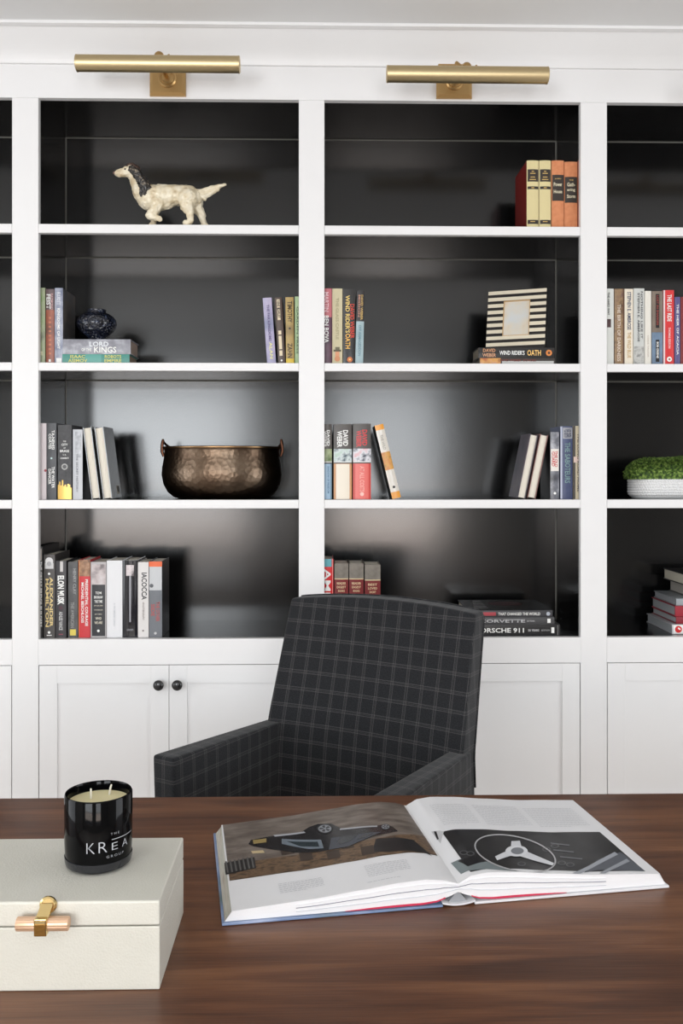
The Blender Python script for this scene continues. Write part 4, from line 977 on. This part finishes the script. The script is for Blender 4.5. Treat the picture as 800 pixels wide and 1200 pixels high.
m_edge = bumpy(M((232, 232, 234), .7, name='white_page_edges'), 1500, .0005, .5, mapscale=(.02, .02, 1))
NS = 48
m_fore = mottle('fore_edge', [(150, 140, 124), (196, 190, 178), (170, 172, 160), (214, 210, 202)], 40, .7, (.3, .3, 22))
def xs_for(side):
    L_ = (WL if side < 0 else WR)-.0035
    return [side*L_*(i/NS)**1.35 for i in range(NS+1)]
y0p, y1p = .004, PD-.004
for side in (-1, 1):
    xs = xs_for(side); bm = NB(); R_ = []
    for x in xs:
        tp, bt = top(x), bot(x)
        # slanted fore edge
        R_.append([bm.verts.new((x, y0p, bt)), bm.verts.new((x, y0p, tp-.0003)), bm.verts.new((x, y1p, tp-.0003)), bm.verts.new((x, y1p, bt))])
    for v_ in R_[-1][1:3]: v_.co.x -= side*.010
    for A, B in zip(R_, R_[1:]):
        for i in range(4): bm.faces.new((A[i], A[(i+1) % 4], B[(i+1) % 4], B[i]))
    bm.faces.new(R_[0]); fe_ = bm.faces.new(R_[-1]); fe_.material_index = 1
    obj('page_block', bm, [m_edge, m_fore if side < 0 else m_edge], ob)
    # top sheet
    bm = NB(); pr = None
    for x in xs:
        xx = x if x != xs[-1] else x-side*.010
        q = [bm.verts.new((xx, y0p-.0006, top(x)+.0002)), bm.verts.new((xx, y1p, top(x)+.0002)), bm.verts.new((xx, y0p-.0006, top(x)-.0003)), bm.verts.new((xx, y1p, top(x)-.0003))]
        if pr:
            bm.faces.new((pr[0], q[0], q[1], pr[1])); bm.faces.new((pr[2], q[2], q[3], pr[3])); bm.faces.new((pr[0], q[0], q[2], pr[2])); bm.faces.new((pr[1], q[1], q[3], pr[3]))
        pr = q
    globals()['pg_%s' % ('L' if side < 0 else 'R')] = obj('page', bm, m_paper, ob, True)
    # a few lifted leaves fanning near the gutter, seen on the near edge
    for j, f in enumerate((.35, .6, .82)):
        bm = NB(); pr = None
        for x in xs[:38]:
            t = bot(x)+(top(x)-bot(x))*(f-.12*abs(x)*3)
            q = [bm.verts.new((x, y0p-.0012, t)), bm.verts.new((x, y0p-.0012, t+.0004)), bm.verts.new((x, y0p+.01, t)), bm.verts.new((x, y0p+.01, t+.0004))]
            if pr: bm.faces.new((pr[0], q[0], q[1], pr[1])); bm.faces.new((pr[0], q[0], q[2], pr[2])); bm.faces.new((pr[1], q[1], q[3], pr[3]))
            pr = q
        obj('leaf_edge', bm, [M((205, 208, 214), .6), M((120, 122, 135), .6), M((232, 232, 235), .6)][j], ob)
    # red endpaper
    bm = NB(); pr = None
    for i in range(24):
        x = side*(.018+.135*i/23); hh = .0022*math.sin(math.pi*min(1, (i+4)/27))
        q = [bm.verts.new((x, y0p-.0016, bot(x)+.0002)), bm.verts.new((x, y0p-.0016, bot(x)+.0002+hh)), bm.verts.new((x, y0p+.02, bot(x)+.0002)), bm.verts.new((x, y0p+.02, bot(x)+.0002+hh))]
        if pr: bm.faces.new((pr[0], q[0], q[1], pr[1])); bm.faces.new((pr[1], q[1], q[3], pr[3])); bm.faces.new((pr[0], q[0], q[2], pr[2]))
        pr = q
    obj('endpaper', bm, M((205, 45, 80), .5), ob, label='crimson endpaper')
    # cover board
    L_ = WL if side < 0 else WR
    obj('cover_board', BX((side*.022, 0, .0006), (side*L_, PD, .0038), .0008, 2), m_cov if side < 0 else m_covr, ob, label='pale blue cover board' if side < 0 else 'white cover board')
# curved spine of the case
bm = NB(); pr = None
for i in range(17):
    a = -1+2*i/16; x = .0225*a; zc_ = .0012+.0034*a*a
    q = [bm.verts.new((x, 0, zc_)), bm.verts.new((x, 0, zc_+.0022)), bm.verts.new((x, PD, zc_)), bm.verts.new((x, PD, zc_+.0022))]
    if pr:
        for u_, v_ in ((0, 1), (1, 3), (3, 2), (2, 0)): bm.faces.new((pr[u_], q[u_], q[v_], pr[v_]))
    else: bm.faces.new((q[0], q[1], q[3], q[2]))
    pr = q
bm.faces.new((pr[0], pr[1], pr[3], pr[2]))
obj('spine', bm, m_covr, ob, True)
# grey lining inside the hollow
bm = NB(); pr = None
vs = [bm.verts.new(p) for p in ((-.013, .006, .0036), (.013, .006, .0036), (.002, .006, .0165), (-.002, .006, .0165))]; vt = [bm.verts.new(v_.co+Vector((0, PD-.012, 0))) for v_ in vs]
for i in range(4): bm.faces.new((vs[i], vs[(i+1) % 4], vt[(i+1) % 4], vt[i]))
bm.faces.new(vs); bm.faces.new(vt)
obj('spine_lining', bm, M((150, 152, 156), .7), ob)
# printed pictures laid on the curved pages
e1v, e2v = e1, e2
def topg(px, py):
    z = ZDK+.028
    for _ in range(8):
        p = PZ(px, py, z)-Gp; x = p.dot(e1v); y = p.dot(e2v); x = max(-WL+.01, min(WR-.01, x)); z = ZDK+top(x)
    return x, y
def decal(poly, mat, lay, par, pix=True, name='print'):
    pts = [topg(*p) for p in poly] if pix else poly
    pts = [(x, min(max(y, y0p+.001), y1p-.0005)) for x, y in pts]
    bm = NB(); vs = [bm.verts.new((x, y, 0)) for x, y in pts]
    try: f = bm.faces.new(vs)
    except Exception: bm.free(); return
    bmesh.ops.triangulate(bm, faces=[f])
    xa, xb = min(p[0] for p in pts), max(p[0] for p in pts)
    xx = math.ceil(xa/.006)*.006
    while xx < xb:
        bmesh.ops.bisect_plane(bm, geom=bm.verts[:]+bm.edges[:]+bm.faces[:], plane_co=(xx, 0, 0), plane_no=(1, 0, 0)); xx += .006
    for v in bm.verts: v.co.z = top(v.co.x)+.00025+.00022*lay
    return obj(name, bm, mat, par, True)
def ell(cx_, cy_, rx, ry, n=28, rot=0):
    return [(cx_+rx*math.cos(t)*math.cos(rot)-ry*math.sin(t)*math.sin(rot), cy_+rx*math.cos(t)*math.sin(rot)+ry*math.sin(t)*math.cos(rot)) for t in [2*math.pi*i/n for i in range(n)]]
g1 = M((30, 30, 33), .3); g2 = M((70, 66, 64), .35); g3 = M((170, 172, 176), .35); sil = M((112, 122, 132), .3)
# left: car photo, full bleed over the far part of the page
YP0 = .090
road = mottle('road_print', [(84, 74, 68), (110, 100, 92), (132, 122, 114)], 26, .35, (1, 3, 1))
decal([(-WL+.0145, YP0), (-.004, YP0), (-.004, y1p), (-WL+.0145, y1p)], road, 1, pg_L, False, 'car_photo')
ww = -WL+.0145
town = mottle('town_print', [(44, 34, 28), (88, 68, 50), (118, 94, 70), (50, 42, 38)], 90, .35, (1, 2, 1))
decal([(ww, YP0+.0005), (-.004, YP0+.0005), (-.004, .16), (-.08, .15), (-.2, .142), (ww, .142)], town, 2, pg_L, False, 'car_photo_street')
decal([(300, 1018), (262, 1026), (262, 1012), (298, 1005)], M((30, 28, 28), .4), 3, pg_L, name='print_doorway')
for q in range(7): decal([(266+q*5, 1024-q*1.0), (268+q*5, 1023.6-q*1.0), (265.5+q*5, 1010-q), (263.5+q*5, 1010.4-q)], M((90, 88, 86), .4), 4, pg_L, name='print_doorway')
for a in ((330, 1003), (352, 1010), (384, 1008), (400, 996), (424, 1003)):
    decal([(a[0], a[1]), (a[0]+15, a[1]-2), (a[0]+13, a[1]-12), (a[0]-2, a[1]-10)], M((62, 50, 42), .4), 3, pg_L, name='print_window')
for a in ((296, 1001), (340, 997.5)): decal([(a[0], a[1]), (a[0]+14, a[1]-1), (a[0]+12, a[1]-4), (a[0]-2, a[1]-3)], M((200, 180, 140), .4), 3, pg_L, name='print_light')
decal([(436, 1000), (498, 1000), (506, 1004), (484, 985), (462, 982), (440, 984)], M((26, 24, 26), .35), 3, pg_L, name='print_shadow')
# car body, upside down: wheels upward in the picture
car = [(291, 990), (294, 985), (316, 981), (352, 976.5), (362, 970), (372, 966.5), (388, 966), (396, 970), (400, 972), (440, 968.5), (452, 967), (460, 969.5), (466, 975), (440, 980), (428, 984.5), (405, 994), (372, 999.5), (345, 1000), (318, 996), (297, 992.5)]
decal(car, M((24, 24, 28), .25), 4, pg_L, name='print_car_body')
decal([(330, 984), (376, 985), (379, 995), (362, 996), (330, 990)], sil, 5, pg_L, name='print_car_windscreen')
decal([(336, 987), (372, 987.5), (374, 993.5), (352, 993)], M((40, 52, 58), .25), 6, pg_L, name='print_car_windscreen')
decal([(388, 983), (432, 977), (447, 976), (428, 984), (408, 993), (385, 997)], M((66, 70, 78), .3), 5, pg_L, name='print_car_roof')
decal([(394, 987), (402, 981), (420, 979), (412, 986), (398, 991)], M((46, 50, 56), .25), 6, pg_L, name='print_car_window')
decal([(418, 985), (425, 979.5), (437, 978), (428, 983)], M((46, 50, 56), .25), 6, pg_L, name='print_car_window')
decal([(320, 979.5), (356, 975.5), (358, 977), (322, 981.5)], M((170, 172, 178), .3), 5, pg_L, name='print_highlight')
decal([(398, 972), (442, 968.5), (442, 970), (398, 973.6)], M((170, 172, 178), .3), 5, pg_L, name='print_highlight')
decal([(296, 985.5), (312, 983.5), (312, 988), (297, 990)], M((150, 130, 80), .3), 5, pg_L, name='print_grille')
for wx, wy, rx in ((380.5, 972.3, 9.5), (451.5, 970, 5.6)):
    decal(ell(wx, wy, rx, rx*.62), M((14, 14, 16), .3), 5, pg_L, name='print_wheel'); decal(ell(wx, wy, rx*.8, rx*.47), M((150, 154, 160), .3), 6, pg_L, name='print_wheel_rim')
    for k in range(5):
        t = 2*math.pi*(k+.5)/5; decal([(wx+rx*.2*math.cos(t-.5), wy+rx*.12*math.sin(t-.5)), (wx+rx*.68*math.cos(t-.3), wy+rx*.4*math.sin(t-.3)), (wx+rx*.68*math.cos(t+.3), wy+rx*.4*math.sin(t+.3)), (wx+rx*.2*math.cos(t+.5), wy+rx*.12*math.sin(t+.5))], M((34, 34, 38), .3), 7, pg_L, name='print_wheel_spoke')
tx = M((188, 190, 194), .5)
def para(side, x0, x1, y0, y1, n, par):
    bm = NB(); r_ = random.Random(int(x0*1e4))
    for i in range(n):
        y = y0+(y1-y0)*i/max(1, n-1); x = x0
        xe = x1-(0 if i not in (0,) else (x1-x0)*.4)
        while x < xe:
            l_ = r_.uniform(.002, .007); a, b2 = x, min(xe, x+l_)
            q = [bm.verts.new((u_, v_, top(u_)+.0005)) for u_, v_ in ((a, y), (b2, y), (b2, y+.0011), (a, y+.0011))]; bm.faces.new(q); x += l_+.0012
    obj('text_lines', bm, tx, par)
para(-1, -.235, -.175, .032, .058, 7, pg_L); para(-1, -.115, -.055, .036, .068, 8, pg_L); para(-1, -.12, -.045, .020, .021, 1, pg_L)
# right: steering wheel photo
RX0, RX1, RY0, RY1 = .020, WR-.030, .013, .152
dash = mottle('dash_print', [(22, 22, 24), (36, 36, 38), (62, 62, 64)], 14, .3, lo=.35, hi=.8)
decal([(RX0, RY0), (RX1, RY0), (RX1, RY1), (RX0, RY1)], dash, 1, pg_R, False, 'dashboard_photo')
decal([(505, 975), (520, 975), (516, 989), (512, 984)], M((190, 190, 192), .35), 2, pg_R, name='print_glare')
decal([(508, 975), (511, 975), (514, 984), (512, 985)], g1, 3, pg_R, name='print_glare')
decal([(528, 1012), (560, 1006), (590, 1017), (606, 1022), (540, 1025)], M((120, 130, 132), .35), 2, pg_R, name='print_highlight')
decal([(536, 1010), (556, 1004), (572, 1010), (548, 1016)], g1, 3, pg_R, name='print_shadow')
decal([(684, 1023), (700, 1020), (756, 1021.5), (727, 999), (700, 1008)], M((88, 92, 100), .35), 2, pg_R, name='print_seat')
decal([(672, 1025), (680, 1024.5), (724, 1002), (720, 999)], M((160, 164, 172), .35), 3, pg_R, name='print_piping')
decal([(702, 1024), (709, 1024), (738, 1010), (734, 1007)], M((150, 154, 162), .35), 3, pg_R, name='print_piping')
# wheel ring as strip
cxw, cyw, rxw, ryw, rotw = 603.5, 1001, 49, 20.5, R(13)
o_ = ell(cxw, cyw, rxw, ryw, 48, rotw); i_ = ell(cxw, cyw, rxw-1.8, ryw-1.6, 48, rotw)
for k in range(0, 48, 6):
    seg = [o_[(k+j) % 48] for j in range(7)]+[i_[(k+j) % 48] for j in range(6, -1, -1)]
    decal(seg, M((176, 176, 178), .3), 4, pg_R, name='print_steering_wheel')
hub = (605, 998.5)
def spoke(tipx, tipy, w0=6, w1=3):
    dx, dy = tipx-hub[0], tipy-hub[1]; L_ = math.hypot(dx, dy); nx_, ny_ = -dy/L_, dx/L_
    decal([(hub[0]+nx_*w0, hub[1]+ny_*w0*.6), (tipx+nx_*w1, tipy+ny_*w1*.6), (tipx-nx_*w1, tipy-ny_*w1*.6), (hub[0]-nx_*w0, hub[1]-ny_*w0*.6)], M((214, 216, 220), .3), 5, pg_R, name='print_spoke')
spoke(604, 986.5, 7, 5); spoke(581, 1007, 6, 4); spoke(648, 1014, 7, 2.5)
decal(ell(*hub, 13, 6.5), M((222, 224, 228), .3), 6, pg_R, name='print_hub'); decal(ell(hub[0]+1, hub[1], 7.5, 4), M((120, 124, 130), .3), 7, pg_R, name='print_hub')
for ex, ey in ((543, 1000), (650, 992), (658, 1012), (668, 1014), (640, 996), (611, 1013), (551, 1001)):
    decal(ell(ex, ey, 5, 2.6, 16), M((96, 98, 100), .35), 3, pg_R, name='print_dial'); decal(ell(ex, ey, 3.6, 1.8, 16), g1, 4, pg_R, name='print_dial')
for a in ((645, 988, 22), (648, 996, 24), (656, 1004, 26)):
    decal([(a[0], a[1]), (a[0]+a[2], a[1]+2.5), (a[0]+a[2], a[1]+3.8), (a[0], a[1]+1.2)], M((110, 112, 116), .35), 3, pg_R, name='print_trim')
para(1, .03, .09, .174, .255, 15, pg_R); para(1, .10, .175, .174, .255, 15, pg_R); para(1, .185, .27, .174, .25, 14, pg_R)

# ------------------------------------------------------------------ plaid armchair
phi = R(32)
fw = Vector((-math.sin(phi), -math.cos(phi), 0)); lt = Vector((math.cos(phi), -math.sin(phi), 0))
JL = Vector((X(310, 2.309-D), 2.309-D, 0))         # outer left junction of arm and back
CWD = .548
ctr = JL+lt*(CWD/2-.004)+fw*.22
ch = tag(empty('armchair', (ctr.x, ctr.y, 0), (0, 0, -phi)), 'dark charcoal plaid upholstered armchair behind the desk', 'chair')
# local: x = lateral, -y = forward ; junction line at y=+.22
def boxuv(o):
    me = o.data; uv = me.uv_layers.new(name='UVMap')
    for p in me.polygons:
        n = p.normal; a = max(range(3), key=lambda i: abs(n[i]))
        for li in p.loop_indices:
            c = me.vertices[me.loops[li].vertex_index].co
            uv.data[li].uv = (c.y, c.z) if a == 0 else ((c.x, c.z) if a == 1 else (c.x, c.y))
def slab(fn, nu, nv, nt=2, bev=.02):
    """fn(u,v,t)->Vector for the unit cube; returns rounded slab mesh"""
    bm = NB(); G_ = {}
    def vert(i, j, k):
        if (i, j, k) not in G_: G_[(i, j, k)] = bm.verts.new(fn(i/nu, j/nv, k/nt))
        return G_[(i, j, k)]
    for i in range(nu):
        for j in range(nv):
            for k in (0, nt): bm.faces.new((vert(i, j, k), vert(i+1, j, k), vert(i+1, j+1, k), vert(i, j+1, k)))
    for i in range(nu):
        for k in range(nt):
            for j in (0, nv): bm.faces.new((vert(i, j, k), vert(i+1, j, k), vert(i+1, j, k+1), vert(i, j, k+1)))
    for j in range(nv):
        for k in range(nt):
            for i in (0, nu): bm.faces.new((vert(i, j, k), vert(i, j+1, k), vert(i, j+1, k+1), vert(i, j, k+1)))
    return bm
def rnd(t, r=.12):    # squash parameter towards edges so subsurf keeps tight rounded edges
    return t
ZTB = .993
def back_fn(u, v, t):
    us = [0, .025, .5, .975, 1]
    x = (u-.5)*2
    tap = 1-.07*v
    z = .40+(ZTB-.40)*v + (.016*(1-x*x) if v > .9 else .010*(1-x*x)*v)
    yb_ = .22+.085*(max(0, z-.68)/.31)+(z-.4)*.05
    th = .085-.03*v
    dish = .022*(1-x*x)*math.sin(math.pi*min(1, v*.95+.05))
    y = yb_+dish+(th-dish*.6)*t-.02
    xx = x*CWD/2*tap
    return Vector((xx, y, z))
def edgeparam(n, e):
    # returns positions with tight edge loops
    return [0, e]+[e+(1-2*e)*i/(n-2) for i in range(1, n-2)]+[1-e, 1]
def slab2(fn, nu, nv, nt, eu, ev, et):
    U = edgeparam(nu, eu); V = edgeparam(nv, ev); T = edgeparam(nt, et)
    return slab(lambda u, v, t: fn(U[round(u*nu)] if len(U) > nu else U[-1], V[round(v*nv)], T[round(t*nt)]), nu, nv, nt)
def EP(n, e): 
    L_ = [0, e]+[e+(1-2*e)*i/(n-2) for i in range(1, n-2)]+[1-e, 1]; return L_
def slab3(fn, nu, nv, nt, eu, ev, et):
    U, V, T = EP(nu, eu), EP(nv, ev), EP(nt, et)
    return slab(lambda u, v, t: fn(U[round(u*nu)], V[round(v*nv)], T[round(t*nt)]), nu, nv, nt)
def finish(o, lv=2):
    m = o.modifiers.new('s', 'SUBSURF'); m.levels = m.render_levels = lv
    me2 = bpy.data.meshes.new_from_object(o.evaluated_get(bpy.context.evaluated_depsgraph_get()))
    o.modifiers.clear(); o.data = me2
    for p in me2.polygons: p.use_smooth = True
    boxuv(o)
bko = obj('backrest', slab3(back_fn, 12, 12, 4, .022, .02, .16), m_plaid, ch); finish(bko)
ZA = .696
for s_ in (-1, 1):
    def arm_fn(u, v, t, s_=s_):
        y = .25-.415*u
        z = .40+(ZA-.40+(.016*u))*v
        xo = s_*(CWD/2+.012*u); xi = s_*(CWD/2-.048)
        # arm leans outward slightly to the top
        x = xo+(xi-xo)*t+s_*.012*(v-.5)*u
        return Vector((x, y, z))
    a_ = obj('armrest', slab3(arm_fn, 8, 8, 4, .03, .04, .22), m_plaid, ch); finish(a_)
def seat_fn(u, v, t):
    x = (u-.5)*2*(CWD/2-.05); y = .20-.36*v; z = .36+.10*t+.012*(1-((u-.5)*2)**2)*t
    return Vector((x, y, z))
se = obj('seat_cushion', slab3(seat_fn, 8, 8, 4, .03, .03, .15), m_plaid, ch); finish(se)
fo = obj('seat_frame', BX((-CWD/2, -.15, .30), (CWD/2, .28, .395), .012, 3), m_plaid, ch); boxuv(fo)
for sx, sy in ((-1, -1), (1, -1), (-1, 1), (1, 1)):
    bm = tube([(sx*.235, (.06+sy*.16), .305), (sx*.25, .06+sy*.19, 0)], [.020, .012], 16)
    obj('leg', bm, m_wood, ch, True)
# welt piping round the back panel edge
def backp(u, v, t): p = back_fn(u, v, t); return p
pts = []
for i in range(24): pts.append(backp(1, .35+.63*i/23, .95)+Vector((.001, 0, 0)))
for i in range(1, 32): pts.append(backp(1-i/31*.999, .998, .95)+Vector((0, 0, .001)))
for i in range(1, 24): pts.append(backp(0, .98-.63*i/23, .95)+Vector((-.001, 0, 0)))
wl = obj('piping', tube(pts, .0028, 8), m_plaid, ch, True); boxuv(wl)
